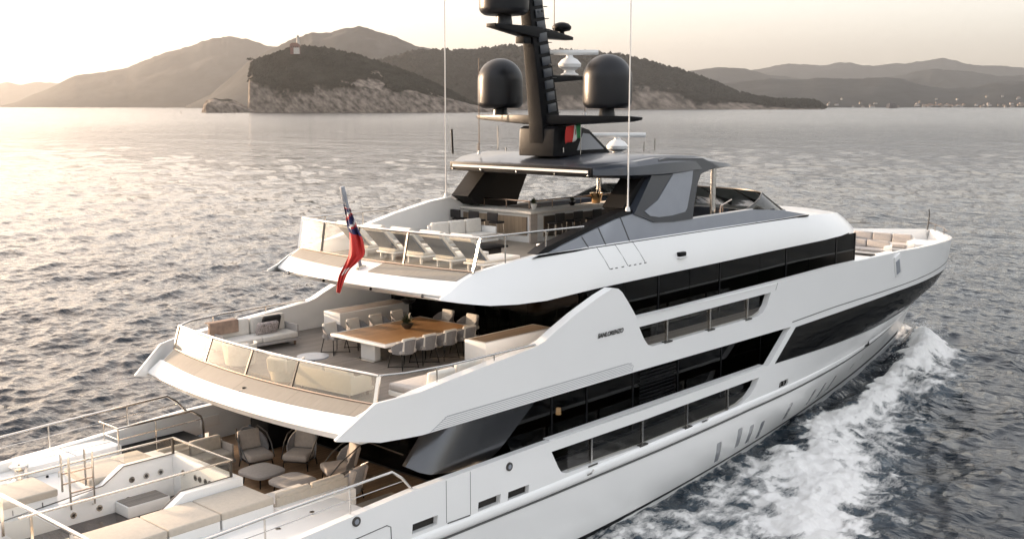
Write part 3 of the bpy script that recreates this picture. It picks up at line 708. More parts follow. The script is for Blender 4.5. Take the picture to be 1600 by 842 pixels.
# roof fittings
def antenna(x, y, z0, z1, r=.022, mat='strip', name='whip_antenna'):
    o = P(B().tube([(x, y, z0), (x, y, z0 + .5), (x, y, z1)], [r * 1.5, r, r * .7], 6), name, M[mat])
    P(B().lathe([(r * 3.2, 0), (r * 2.2, .14)], (x, y, z0 - .03), 10), 'antenna_base', M['offwhite'], o)
    return o
antenna(11.7, -4.45, 11.25, 20.5, .030); antenna(11.7, 4.45, 11.25, 20.5, .030)
antenna(12.9, .35, 13.15, 16.8, .03, 'bronze'); antenna(12.2, 3.1, 12.95, 16.6, .02, 'bronze')
antenna(14.2, -.55, 14.45, 15.9, .018, 'bronze')
P(B().tube([(11.4, 3.75, 12.95), (11.35, 3.75, 13.9)], .04, 8), 'short_aerial', M['black'])
for x, y, h in ((11.6, 2.6, .25), (12.3, 2.2, .9), (11.9, 1.4, .12), (15.2, -2.6, .35), (15.9, -2.6, .45), (12.5, -.9, .15), (14.5, -2.4, .3)):
    P(B().tube([(x, y, 13.1), (x, y, 13.12 + h)], .03, 8), 'roof_fitting', M['chrome'])
pod = P(B().prism([(12.0, 12.95), (12.05, 13.95), (12.25, 14.05), (13.6, 14.02), (14.1, 13.9), (15.4, 13.05), (15.4, 12.95)], -.85, .85, 'Y'), 'mast_pod', M['black'], bevel=.06)
for s in (-1, 1):
    P(B().prism([(13.35, 13.15), (13.7, 13.78), (14.1, 13.74), (15.0, 13.15)], s * .855 - .012, s * .855 + .012, 'Y'), 'pod_window', M['greyglass'], pod, smooth=0)
mast_rings = []
for z, xc_, lx, ly in ((13.0, 12.55, 1.0, .85), (14.2, 12.45, .95, .80), (16.0, 12.15, .85, .68), (17.6, 11.85, .75, .58), (20.2, 11.4, .6, .46)):
    mast_rings.append([(xc_ - lx / 2, -ly * .42, z), (xc_ + lx / 2, -ly * .5, z), (xc_ + lx / 2, ly * .5, z), (xc_ - lx / 2, ly * .42, z)])
mast = P(B().loft(mast_rings, closed=True, caps=True), 'mast', M['black'], bevel=.03)
def mx(z): return interp(z, [13, 14.2, 16, 17.6, 20.2], [12.55, 12.45, 12.15, 11.85, 11.4])
def my(z): return interp(z, [13, 14.2, 16, 17.6, 20.2], [.425, .40, .34, .29, .23])
for s in (-1,):
    for z in np.arange(14.55, 19.6, .42):
        P(B().obox((mx(z) + .05, s * (my(z) + .015), z + .17), (.46, .03, .30), 0, -.17), 'mast_panel', M['charcoal'], mast, bevel=.01)
        P(B().tube([(mx(z) + .33, -my(z) - .02, z), (mx(z) + .5, -my(z) - .06, z), (mx(z) + .5, -my(z) + .1, z)], .014, 6), 'step_iron', M['darkmet'], mast)
# lower spreader with the two big domes
def spreader(name, pts, th, dz):
    rr = []
    for y, x, lx, z, h in pts:
        rr.append([(x - lx / 2, y, z - h * .35), (x, y, z - h * .5), (x + lx / 2, y, z - h * .35), (x + lx / 2, y, z + h * .5), (x - lx / 2, y, z + h * .5)])
    return P(B().loft(rr, closed=True, caps=True), name, M['black'], mast, bevel=.015)
spreader('spreader', [(-3.95, 13.05, .25, 14.34, .10), (-3.7, 13.0, .5, 14.33, .20), (-1.2, 12.75, .95, 14.27, .36), (0, 12.65, 1.1, 14.24, .42), (1.2, 12.75, .95, 14.27, .36), (3.7, 13.0, .5, 14.33, .18), (3.95, 13.05, .25, 14.36, .06)], .3, 0)
P(B().box((12.3, -.55, 14.0), (13.4, .55, 14.12)), 'spreader_foot', M['black'], mast, bevel=.02)
def dome(x, y, z, r=.88, h=1.95, ped=.28):
    hc = h - r * .98
    prof = [(.30, 0), (.26, ped), (r * .80, ped), (r * .93, ped + .08), (r * .985, ped + .16), (r, ped + .22)] + [(r * 1.0, ped + hc * .6)] + [(r * math.cos(a), ped + hc - .05 + r * .98 * math.sin(a)) for a in np.linspace(0, math.pi / 2 - .02, 12)]
    o = P(B().lathe(prof, (x, y, z), 40), 'satellite_dome', M['domeblk'], mast, smooth=40)
    return o
dome(12.88, 2.6, 14.42); dome(12.88, -2.6, 14.42); dome(10.28, 0, 17.62, .88, 2.1, .32)
P(B().loft([[(9.6, -.22, 17.50), (9.6, .22, 17.50), (9.6, .22, 17.62), (9.6, -.22, 17.62)], [(11.6, -.35, 17.22), (11.6, .35, 17.22), (11.6, .35, 17.60), (11.6, -.35, 17.60)], [(12.4, -.3, 17.22), (12.4, .3, 17.22), (12.4, .3, 17.55), (12.4, -.3, 17.55)], [(13.9, -.2, 17.22), (13.9, .2, 17.22), (13.9, .2, 17.34), (13.9, -.2, 17.34)]], closed=True, caps=True), 'mast_arm', M['black'], mast, bevel=.015)
P(B().box((11.1, -.2, 17.0), (11.5, .2, 17.24)), 'floodlight', M['black'], mast, bevel=.02)
P(B().box((12.2, .5, 17.46), (12.5, 1.5, 17.56)), 'cross_arm', M['black'], mast, bevel=.01)
P(B().lathe([(.12, 0), (.10, .18), (.30, .22), (.36, .30), (.36, .38), (.26, .48), (.10, .53)], (13.45, 0, 17.33), 24), 'mushroom_aerial', M['black'], mast, smooth=50)
P(B().tube([(12.9, -.1, 17.3), (12.9, -.1, 21)], .018, 6), 'whip_antenna', M['bronze'], mast)
for z, y in ((18.6, -.4), (18.15, -.42), (16.25, -.5), (16.25, .55), (17.05, .1)):
    P(B().ball((mx(z) + .1, y, z), .06, 8), 'navigation_light', M['darkmet'], mast)
# radars
def radar(x, y, z, L, ang, hub=True):
    o = P(B().lathe([(.34, 0), (.34, .04), (.22, .10), (.20, .18), (.42, .30), (.44, .42), (.30, .58), (.14, .66), (.12, .74)], (x, y, z), 24), 'radar', M['radarw'], smooth=40)
    b_ = B(); pr_ = [(-.06, -.09), (.06, -.09), (.09, 0), (.06, .10), (-.06, .10), (-.09, 0)]
    b_.prism(pr_, -L / 2, L / 2, 'X'); b_.v = [(p[0], p[1], p[2]) for p in b_.v]
    b_.move(Matrix.Translation((x, y, z + .84)) @ Matrix.Rotation(ang, 4, 'Z'))
    P(b_, 'radar_antenna', M['radarw'], o, bevel=.02); return o
RA = math.atan2(-.74, .673)
radar(13.75, -.15, 15.92, 2.15, RA); radar(17.0, 0, 12.78, 2.3, RA + .08)
P(B().loft([[(12.4, -.35, 15.62), (12.4, .25, 15.62), (12.4, .25, 15.9), (12.4, -.35, 15.9)], [(15.0, -.3, 15.80), (15.0, .1, 15.80), (15.0, .1, 15.9), (15.0, -.3, 15.9)]], closed=True, caps=True), 'radar_arm', M['black'], mast, bevel=.02)

# ------------------------------------------------------------------ after main deck: plunge pool, lockers, rails
pw = [(-8.2, 3.4), (-8.2, 4.0), (-6.4, 4.04), (-5.6, 4.12), (-4.62, 4.32), (-3.98, 4.72), (-2.2, 4.72), (-2.2, 3.4)]
pool = P(B().prism(pw, 1.50, 1.74, 'Y').prism(pw, -1.74, -1.50, 'Y').box((-2.46, -1.5, 3.4), (-2.20, 1.5, 4.72)), 'plunge_pool', M['white'], bevel=.02)
P(B().box((-8.2, -1.5, 3.40), (-2.46, 1.5, 3.46)), 'pool_floor', M['pooltile'], pool, smooth=0)
P(B().box((-4.3, .75, 3.46), (-3.0, 1.49, 3.78)), 'step_bench', M['offwhite'], pool, bevel=.03)
P(B().box((-4.25, .78, 3.782), (-3.05, 1.46, 3.80)), 'step_tread', M['deckgrey'], pool, smooth=0)
for s in (-1, 1):
    P(B().bar((-3.98, s * 1.49, 4.728), (-2.46, s * 1.49, 4.728), .03, .02).bar((-4.62, s * 1.49, 4.33), (-3.98, s * 1.49, 4.728), .03, .02).bar((-8, s * 1.49, 4.05), (-4.62, s * 1.49, 4.33), .03, .02), 'edge_trim', M['darkmet'], pool, smooth=0)
def jet(p, ax):
    n_ = Vector((1, 0, 0)) if ax == 'X' else Vector((0, 1, 0)); p = Vector(p)
    o = P(B().tube([p, p - n_ * .03], .09, 16), 'pool_jet', M['chrome'], pool)
    return P(B().tube([p - n_ * .025, p - n_ * .04], .05, 12), 'pool_jet', M['darkmet'], pool)
for x in (-3.75, -3.3, -2.85): jet((x, 1.51, 4.28), 'Y')
for y in (.9, .25, .02, -.28, -.5, -1.0): jet((-2.45, y, 4.30), 'X')
for x in (-5.5, -4.75, -3.9): jet((x, 1.51, 3.72), 'Y')
rp = [(-8.2, 1.5, 5.2), (-2.44, 1.5, 5.2)]; rf = [(-2.4, 1.53, 5.2), (-2.4, -1.53, 5.2)]; rs = [(-2.44, -1.5, 5.2), (-8.2, -1.5, 5.2)]
gr = P(B().bar(*rp, .07, .045).bar(*rf, .07, .045).bar(*rs, .07, .045), 'pool_guard_rail', M['chrome'], bevel=.01)
for x, y in ((-2.42, 1.5), (-2.42, -1.5)):
    P(B().bar((x, y, 4.72), (x, y, 5.18), .06, .06), 'corner_post', M['darkmet'], gr)
for a, c in (((-3.95, 1.5), (-2.46, 1.5)), ((-3.95, -1.5), (-2.46, -1.5))):
    P(B().box((a[0], a[1] - .006, 4.74), (c[0], a[1] + .006, 5.17)), 'glass_pane', M['glass'], gr, smooth=0)
P(B().box((-2.41, -1.46, 4.74), (-2.397, 1.46, 5.17)), 'glass_pane', M['glass'], gr, smooth=0)
P(B().bar((-7.78, 1.7, 5.17), (-7.70, -4.6, 5.2), .10, .05), 'stern_rail', M['chrome'], bevel=.01)
for y in (.6, -1.1, -3.2): P(B().bar((-7.75, y, 4.05), (-7.75, y, 5.15), .07, .05), 'stern_rail_post', M['chrome'])
P(B().box((-7.77, -3.1, 4.15), (-7.755, -1.2, 5.1)), 'stern_glass_pane', M['glass'], smooth=0)
P(B().box((-7.77, -1.0, 4.15), (-7.755, .5, 5.1)), 'stern_glass_pane', M['glass'], smooth=0)
# boarding ladder hooked over the port rail
lad = P(B().tube([(-5.62, 1.80, 4.35), (-5.62, 1.80, 5.42), (-5.62, 1.34, 5.42), (-5.62, 1.34, 3.95)], .03, 8).tube([(-4.95, 1.80, 4.35), (-4.95, 1.80, 5.42), (-4.95, 1.34, 5.42), (-4.95, 1.34, 3.95), (-4.95, 1.46, 3.9)], .03, 8), 'boarding_ladder', M['chrome'])
for z in (4.15, 4.42, 4.72, 5.0): P(B().bar((-5.62, 1.34, z), (-4.95, 1.34, z), .05, .03), 'rung', M['bronze'], lad)
for z in (4.55, 4.85, 5.1): P(B().bar((-5.62, 1.80, z), (-4.95, 1.80, z), .05, .03), 'rung', M['bronze'], lad)
# raised side decks and lockers beside the pool
P(B().box((-10, 1.74, 2.6), (-2.5, 5.50, 4.05)), 'side_deck', M['white2'], bevel=.02)
P(B().box((-10, -5.50, 2.6), (-.35, -1.74, 4.05)), 'side_deck', M['white2'], bevel=.02)
P(B().box((-5.45, 4.35, 4.05), (-2.52, 5.40, 4.40)), 'deck_locker', M['white'], bevel=.04)
P(B().bar((-3.98, 4.35, 4.402), (-3.98, 5.40, 4.402), .015, .01).bar((-5.40, 4.9, 4.402), (-2.6, 4.9, 4.402), .01, .01), 'locker_gap', M['greyline'], smooth=0)
P(B().box((-2.5, 1.74, 3.42), (-1.9, 3.4, 4.30)), 'lounge_base', M['white2'], bevel=.02)
P(B().box((-2.48, 4.25, 3.41), (.30, 5.5, 3.98)), 'stair_hatch', M['blackmat'], smooth=0)
P(B().box((-2.1, 3.42, 3.42), (.45, 3.5, 4.1)), 'stair_wall', M['offwhite'], smooth=0)
P(B().box((.42, 3.5, 3.42), (.5, 4.3, 3.85)), 'stair_wall', M['white'], smooth=0)
sr = side_rail([(-2.65, 5.45, 4.95), (-2.65, 4.30, 4.95), (-.05, 4.40, 4.95), (.30, 4.40, 4.70), (.38, 4.40, 4.5), (.40, 4.40, 3.6)], [((-2.65, 5.2, 4.95), 3.5), ((-2.65, 4.30, 4.95), 3.5), ((-1.35, 4.35, 4.95), 3.5)], .035, name='stair_rail')
P(B().tube([(-2.65, 5.2, 4.6), (-2.65, 4.30, 4.6), (.38, 4.40, 4.6)], .018, 6), 'rail_wire', M['chrome'], sr)
P(B().box((-2.05, -3.35, 3.42), (.45, -2.86, 4.08)), 'sofa_plinth', M['white'], bevel=.04)
P(B().box((-.3, -5.5, 3.42), (1.75, -3.36, 3.62)), 'teak_step', M['teakx'], bevel=.01)
P(B().prism([(-8, -5.50), (-1.3, -5.50), (-.3, -5.2), (-.9, -4.4), (-2.5, -3.9), (-8, -3.7)], 4.05, 4.12, 'Z'), 'mooring_plinth', M['white'], bevel=.03)
for x, y in ((-2.9, -4.3), (-3.8, -4.5), (-1.6, -4.0), (-6.2, -4.4)):
    P(B().lathe([(.07, 0), (.07, .02)], (x, y, 4.12), 14), 'deck_fitting', M['chrome'])
for x, y, in ((-5.75, 4.2),):
    w_ = P(B().lathe([(.34, 0), (.34, .05), (.26, .07), (.15, .16), (.13, .34), (.17, .42), (.26, .46), (.26, .52), (.24, .54)], (x, y, 4.06), 28), 'mooring_capstan', M['chrome'], smooth=40)
    P(B().lathe([(.03, 0), (.03, .01)], (x, y, 4.60), 10), 'capstan_cap', M['darkmet'], w_)
P(B().lathe([(.04, 0), (.04, .05)], (-5.0, 4.1, 4.06), 10), 'foot_switch', M['black'])
P(B().tube([(-4.75, 3.9, 4.05), (-4.75, 3.9, 4.2), (-4.45, 3.9, 4.2), (-4.45, 3.9, 4.05)], .025, 8), 'deck_handle', M['chrome'])
P(B().lathe([(.30, 0), (.30, .05), (.24, .07), (.13, .16), (.12, .34), (.24, .46), (.24, .54)], (-6.6, -4.6, 4.12), 28), 'mooring_capstan', M['chrome'], smooth=40)
for x in (-7, -6.2): P(B().box((x, 1.78, 4.06), (x + .02, 3.4, 4.2)), 'pad_gap', M['greyline'], smooth=0)

# ------------------------------------------------------------------ upper deck built-ins, sun deck bar, foredeck seating
bar = P(B().box((12.45, .65, 9.62), (13.15, 4.35, 10.74)).box((13.15, .65, 9.62), (20.0, 1.35, 10.74)), 'deck_bar_counter', M['offwhite'], bevel=.02)
P(B().box((12.25, .45, 10.74), (13.25, 4.45, 10.83)).box((13.25, .45, 10.742), (20.2, 1.45, 10.828)), 'counter_top', M['cream'], bar, bevel=.015)
P(B().box((12.40, .80, 9.9), (12.44, 4.2, 10.6)), 'bar_front', M['woodd'], bar, smooth=0)
P(B().box((13.2, .60, 9.8), (19.8, .64, 10.6)), 'bar_front', M['woodd'], bar, smooth=0)
P(B().box((12.36, .56, 9.62), (12.75, .63, 10.72)), 'corner_post', M['taupe'], bar, smooth=0)
br = side_rail([(13.0, 4.4, 11.14), (13.0, 1.2, 11.14), (20, 1.25, 11.14)], [((13.0, 3.6, 11.14), 10.8), ((13.0, 2.4, 11.14), 10.8), ((13.0, 1.2, 11.14), 10.8), ((14.4, 1.21, 11.14), 10.8), ((16.2, 1.22, 11.14), 10.8), ((18.2, 1.24, 11.14), 10.8)], .03, bar, mat='bronze', name='bar_rail')
P(B().box((19.0, -3.9, 9.63), (21.3, 3.9, 10.05)), 'sun_lounge', M['cream'], bevel=.08)
P(B().box((17.2, -4.2, 9.63), (18.9, -1.2, 10.20)), 'console_cabinet', M['beige'], bevel=.04)
P(B().box((17.2, -4.1, 10.205), (18.9, -1.3, 10.22)), 'cabinet_top', M['strip'], smooth=0)
hl = P(B().obox((20.4, -1.4, 10.35), (.25, 3.4, .55), 0, .35), 'sun_lounge_back', M['charcoal'], bevel=.06)
side_rail([(18.5, -3.9, 10.4), (18.6, -3.9, 10.9), (20.4, -3.3, 11.0)], [((18.9, -3.8, 10.92), 10.2)], .03, mat='bronze', name='grab_rail')
for s in (-1, 1):
    P(B().box((8.4, s * 4.34 - .05, 9.62), (13.4, s * 4.34 + .05, 10.15)), 'bulwark_lining', M['offwhite'], smooth=0)
# port wing of the sun deck (white bulwark rising to the hardtop leg)
def wing(s):
    f = lambda x, z, t: (x, s * ((4.60 if s > 0 else 4.46) - .10 * (z - 10) - t), z)
    return P(B().add(*sheet([(5.6, 10.02), (7.2, 10.40), (9.0, 10.82), (10.6, 11.12), (11.6, 11.22), (12.3, 11.0), (13.2, 10.70), (13.2, 10.1)], [], .9, f, .3)), 'bulwark_wing', M['white'], smooth=30)
wing(1)
# foredeck seating
P(B().box((31.9, -2.6, 6.5), (35.6, 2.8, 7.05)), 'deck_locker', M['white'], bevel=.05)
P(B().box((44.6, -1.9, 6.5), (47.0, 1.9, 6.75)), 'bow_deck', M['white'], bevel=.04)
fb = side_rail([(37, 4.95, 8.05), (41, 4.45, 7.95), (44.5, 3.35, 7.7), (46.5, 2.4, 7.55)], [((37, 4.95, 8.05), 7.7), ((39, 4.72, 8.0), 7.6), ((41, 4.45, 7.95), 7.5), ((43, 3.9, 7.8), 7.4), ((44.5, 3.35, 7.7), 7.3)], .03, mat='darkmet', name='bow_rail')
side_rail([(44, -3.3, 7.7), (46, -2.4, 7.65), (48.5, -.9, 7.55), (49.8, 0, 7.5)], [((46, -2.4, 7.65), 7.2), ((48.5, -.9, 7.55), 7.1)], .03, mat='bronze', name='bow_rail')
P(B().tube([(49.6, 0, 7.05), (49.75, 0, 7.6), (49.8, 0, 8.0), (49.7, 0, 8.35)], [.06, .04, .035, .03], 8), 'jackstaff', M['darkmet'])
for x, y in ((38.5, 4.72), (39.6, 4.6), (41, 4.3), (42.2, 4.0), (36.5, 5.0)):
    P(B().box((x, y - .02, 7.25), (x + .5, y + .02, 7.42)), 'bulwark_recess', M['black'], smooth=0)
# ------------------------------------------------------------------ loose furniture
def rb(lo, hi, r=.05): return B().box(lo, hi), r
def cushion(parent, name, lo, hi, mat, r=.06, rot=None):
    b = B().box(lo, hi)
    if rot: b.move(rot)
    return b.build(name, M[mat], parent, bevel=min(r, .45 * min(hi[i] - lo[i] for i in range(3))), seg=3, smooth=60)

def make_dining_chair():
    t = thing('dining_chair', 'x', 'chair', group='dining chairs round the upper deck table')
    # faces +X; seat 0.5 high
    cushion(t, 'seat', (-.30, -.32, .50), (.34, .32, .62), 'greyfab', .05)
    rows = []
    for k in range(9):
        a = rad(90 + 180 * k / 8); r0, r1 = .36, .42
        rows.append([(r0 * math.cos(a) * .95 + (.10 if k in (0, 8) else 0), r0 * math.sin(a), .48), (r1 * math.cos(a) + (.08 if k in (0, 8) else 0), r1 * math.sin(a), .72 + .22 * math.sin(math.pi * k / 8) ** .6), (r1 * math.cos(a) * .93 + .03, r1 * math.sin(a) * .93, .72 + .22 * math.sin(math.pi * k / 8) ** .6), (r0 * math.cos(a) * .88, r0 * math.sin(a) * .9, .48)])
    B().loft(rows, closed=True, caps=True).build('backrest', M['rope'], t, smooth=50)
    cushion(t, 'back_cushion', (-.36, -.27, .62), (-.24, .27, 1.04), 'cream', .05, Matrix.Translation((.16, 0, 0)) @ Matrix.Rotation(-.15, 4, 'Y'))
    for sx in (-1, 1):
        for sy in (-1, 1):
            B().tube([(sx * .24, sy * .27, .50), (sx * .34, sy * .34, 0)], .016, 6).build('leg', M['black'], t)
    B().tube([(-.34, -.34, .03), (.34, .34, .03)], .012, 6).tube([(-.34, .34, .03), (.34, -.34, .03)], .012, 6).build('stretcher', M['black'], t)
    return t
ch0 = make_dining_chair(); used = []
ZU = 6.68
tb = thing('dining_table', 'long dining table with oak top and white frame on the upper deck', 'table', (5.35, 0, ZU))
B().box((-2.0, -1.36, .66), (2.0, 1.36, .755)).build('tabletop', M['white'], tb, bevel=.02)
B().box((-1.86, -1.22, .757), (1.86, 1.22, .765)).build('oak_inlay', M['wood'], tb, smooth=0)
for x in (-1.45, 1.45):
    B().box((x - .12, -.35, .03), (x + .12, .35, .66)).build('pedestal', M['offwhite'], tb, bevel=.02)
    B().box((x - .30, -.45, 0), (x + .30, .45, .035)).build('pedestal_foot', M['chrome'], tb, bevel=.01)
for i, x in enumerate((3.75, 4.75, 5.75, 6.75)):
    place(ch0, (x, 1.62, ZU), -math.pi / 2 + .06 * (i % 2), ['grey rope dining chair at the aft end of the port side of the table', 'second dining chair from the stern on the port side of the table', 'third dining chair from the stern on the port side of the table', 'forward-most dining chair on the port side, beside the left sideboard'][i], used)
for i, x in enumerate((3.85, 4.75, 5.65, 6.55)):
    place(ch0, (x, -1.62, ZU), math.pi / 2 - .05 * (i % 2), ['woven grey dining chair nearest the camera at the corner of the table', 'second woven grey chair from the near corner, seen from behind', 'third woven grey chair from the near corner, seen from behind', 'fourth woven grey chair, last along the near side of the table'][i], used)
for i, y in enumerate((.62, -.58)):
    place(ch0, (7.75, y, ZU), math.pi, ['beige-cushioned dining chair at the far head of the table, left one', 'beige-cushioned dining chair at the far head of the table, right one'][i], used)
def plant(name, label, loc, r, h, pot='darkmet', n=70, cat='plant', ph=.16):
    t = thing(name, label, cat, loc)
    B().lathe([(r * .35, 0), (r * .62, ph * .6), (r * .7, ph), (r * .55, ph)], (0, 0, 0), 18).build('bowl', M[pot], t)
    b = B(); rg = random.Random(hash(name) % 1000 + int(loc[0] * 10))
    for _ in range(n):
        a = rg.uniform(0, 6.283); el = rg.uniform(.1, 1.4); L = rg.uniform(.5, 1.0)
        d = Vector((math.cos(a) * math.cos(el) * r * 1.3, math.sin(a) * math.cos(el) * r * 1.3, math.sin(el) * h)) * L
        u = d.cross(Vector((0, 0, 1))).normalized() * r * .12
        p0 = Vector((0, 0, ph)); b.add([p0, p0 + d * .55 + u, p0 + d, p0 + d * .55 - u], [(0, 1, 2, 3)])
    b.build('foliage', M['leaf'], t, smooth=0, recalc=False); return t
plant('potted_plant', 'dark green plant in a low bowl on the oak dining table', (5.55, .05, ZU + .765), .30, .40)
plant('potted_plant', 'dark feathery plant standing beyond the left sideboard', (8.2, 2.9, ZU + .9), .40, .5)
for s in (1, -1):
    t = thing('sideboard', 'white sideboard with walnut top along the port side of the dining area' if s > 0 else 'white sideboard with walnut top on the near side, by the sloping bulwark', 'sideboard', (6.75, s * 3.52, ZU), 0, 'sideboards either side of the dining table')
    B().box((-1.62, -.46, 0), (1.62, .46, .92)).build('cabinet', M['white'], t, bevel=.015)
    B().box((-1.52, -.36, .921), (1.52, .36, .93)).build('counter_top', M['woodd'], t, smooth=0)

# upper aft lounge
def make_sofa(label, name, loc, rz, L, D, seat, back, fab, frame, group=None, ncush=2, legs=True, arm=True):
    t = thing(name, label, 'sofa', loc, rz, group)       # faces +X, length along Y
    B().box((-D / 2, -L / 2, .16), (D / 2, L / 2, .26)).build('base', M[frame], t, bevel=.02)
    for k in range(ncush):
        a = -L / 2 + .06 + k * (L - .12) / ncush
        cushion(t, 'seat_cushion', (-D / 2 + .16, a, .26), (D / 2, a + (L - .12) / ncush - .015, seat), fab, .06)
        cushion(t, 'back_cushion', (-D / 2 + .08, a + .02, seat), (-D / 2 + .30, a + (L - .12) / ncush - .03, back), fab, .08, Matrix.Rotation(-.06, 4, 'Y'))
    B().box((-D / 2, -L / 2, .2), (-D / 2 + .07, L / 2, back - .12)).build('backrest', M[frame], t, bevel=.03)
    if arm:
        for s in (-1, 1):
            B().box((-D / 2, s * (L / 2 - .03) - .035, .2), (D / 2 - .1, s * (L / 2 - .03) + .035, seat + .22)).build('armrest', M[frame], t, bevel=.03)
    if legs:
        for sx in (-1, 1):
            for sy in (-1, 1): B().box((sx * (D / 2 - .12) - .03, sy * (L / 2 - .15) - .03, 0), (sx * (D / 2 - .12) + .03, sy * (L / 2 - .15) + .03, .17)).build('leg', M['bronze'], t)
    return t
make_sofa('pale grey outdoor sofa with loose cushions along the port bulwark of the upper deck', 'outdoor_sofa', (2.35, 4.15, ZU), -math.pi / 2 - .06, 2.9, 1.05, .46, 1.02, 'cream', 'greyfab', None, 2)
t = thing('patterned_cushion', 'small multicoloured patterned cushion lying on the port sofa', 'cushion', (2.75, 4.02, ZU + .66), 0)
tm = pmat('patterned_weave', (0.34, 0.30, 0.29), 0.9, var=0.75, scale=26, bump=.2)
cushion(t, 'cover', (-.42, -.09, -.20), (.42, .09, .22), 'beige', .08, Matrix.Rotation(.35, 4, 'X')).data.materials[0] = tm
t = thing('black_cushion', 'black square cushion leaning behind the patterned one on the port sofa', 'cushion', (3.05, 4.24, ZU + .72), 0)
cushion(t, 'cover', (-.36, -.08, -.24), (.36, .08, .32), 'blackfab', .07, Matrix.Rotation(.35, 4, 'X'))
t = thing('throw_blanket', 'brown striped throw draped over the aft end of the port sofa back', 'throw', (1.3, 4.5, ZU + .62), 0)
B().box((-.55, -.16, .0), (.55, -.04, .40)).box((-.55, -.16, .40), (.55, .16, .43)).build('cloth', M['brownfab'], t, bevel=.03)
def make_tub_chair():
    t = thing('tub_armchair', 'x', 'armchair', group='white woven armchairs behind the upper stern glass')
    rows = []
    for k in range(13):
        a = rad(55 + 250 * k / 12); r0, r1 = .46, .55; hh = .74 + .02 * math.sin(math.pi * k / 12)
        rows.append([(r0 * math.cos(a), r0 * math.sin(a), .10), (r1 * math.cos(a), r1 * math.sin(a), hh), ((r1 - .06) * math.cos(a), (r1 - .06) * math.sin(a), hh), ((r0 - .06) * math.cos(a), (r0 - .06) * math.sin(a), .10)])
    B().loft(rows, closed=True, caps=True).build('shell', M['whiterope'], t, smooth=50)
    cushion(t, 'seat', (-.38, -.38, .26), (.42, .38, .44), 'cream', .07)
    cushion(t, 'back_cushion', (-.44, -.34, .44), (-.26, .34, .86), 'cream', .08, Matrix.Rotation(-.12, 4, 'Y'))
    for sx in (-1, 1):
        for sy in (-1, 1): B().tube([(sx * .3, sy * .3, .12), (sx * .32, sy * .32, 0)], .02, 6).build('leg', M['bronze'], t)
    return t
tc0 = make_tub_chair(); used = []
place(tc0, (.55, 2.35, ZU), .9, 'white woven armchair behind the leftmost panes of the upper stern glass', used)
place(tc0, (.35, -.35, ZU), .3, 'white woven armchair behind the middle of the upper stern glass', used)
make_sofa('white woven sofa behind the near end of the upper stern glass', 'outdoor_sofa', (.55, -2.35, ZU), .12, 2.2, .95, .44, .86, 'cream', 'whiterope', None, 2)
t = thing('side_table', 'small round grey coffee table between the upper aft seats', 'table', (1.9, .4, ZU))
B().lathe([(.5, .36), (.5, .40)], (0, 0, 0), 28).build('tabletop', M['midgrey'], t); B().lathe([(.25, 0), (.06, .03), (.06, .36)], (0, 0, 0), 20).build('pedestal', M['darkmet'], t)
t = thing('chaise_lounge', 'grey chaise with beige back cushions against the near bulwark of the upper deck', 'chaise', (2.6, -4.55, ZU), 0)
cushion(t, 'seat', (-1.5, -.45, .26), (1.3, .5, .46), 'greyfab', .07)
B().box((-1.5, -.45, .12), (1.3, .5, .26)).build('base', M['offwhite'], t, bevel=.02)
cushion(t, 'back_cushion', (-.9, -.52, .40), (.1, -.32, .86), 'cream', .08, Matrix.Rotation(.12, 4, 'X'))
cushion(t, 'back_cushion', (.15, -.52, .46), (1.15, -.32, .95), 'cream', .08, Matrix.Rotation(.12, 4, 'X'))
for x in (-1.3, 1.1):
    for y in (-.3, .35): B().box((x - .03, y - .03, 0), (x + .03, y + .03, .13)).build('leg', M['bronze'], t)

# main deck lounge
ZM = 3.4
def make_lounge_chair():
    t = thing('lounge_chair', 'x', 'armchair', group='lounge chairs on the brown teak main deck')
    cushion(t, 'seat', (-.36, -.42, .30), (.50, .42, .52), 'taupe', .10)
    cushion(t, 'back_cushion', (-.14, -.36, 0), (.04, .36, .62), 'taupe', .08, Matrix.Translation((-.32, 0, .52)) @ Matrix.Rotation(-.30, 4, 'Y'))
    rows = []
    for k in range(13):
        a = rad(100 + 160 * k / 12); s_ = math.sin(math.pi * k / 12)
        top = .58 + .58 * s_ ** .7
        rows.append([(.45 * math.cos(a), .47 * math.sin(a), .26), (.66 * math.cos(a) * (.75 + .35 * s_), .53 * math.sin(a), top), (.62 * math.cos(a) * (.75 + .35 * s_), .49 * math.sin(a), top), (.41 * math.cos(a), .43 * math.sin(a), .26)])
    B().loft(rows, closed=True, caps=True).build('woven_back', M['rope'], t, smooth=50)
    for s in (-1, 1):
        pts = [(.42, s * .46, .34), (.1, s * .51, .72), (-.25, s * .52, .98), (-.6, s * .36, 1.16)]
        B().tube(pts, .022, 8).build('armrest', M['darkmet'], t)
        for sx in (-.3, .38): B().tube([(sx, s * .38, .30), (sx * 1.1, s * .42, 0)], .02, 6).build('leg', M['black'], t)
    B().box((-.38, -.4, .25), (.44, .4, .30)).build('seat_frame', M['darkmet'], t, bevel=.02)
    return t
lc0 = make_lounge_chair(); used = []
place(lc0, (.78, 2.05, ZM), -2.0 + .25, 'taupe lounge chair on the left, beside the black deck bar', used)
place(lc0, (1.75, 1.0, ZM), -2.62, 'taupe lounge chair facing aft, in front of the dark doors', used)
place(lc0, (1.75, -.95, ZM), 2.75, 'beige lounge chair turned sideways under the overhang', used)
place(lc0, (.80, -2.42, ZM), 1.75, 'grey lounge chair seen from behind at the end of the beige sofa', used)
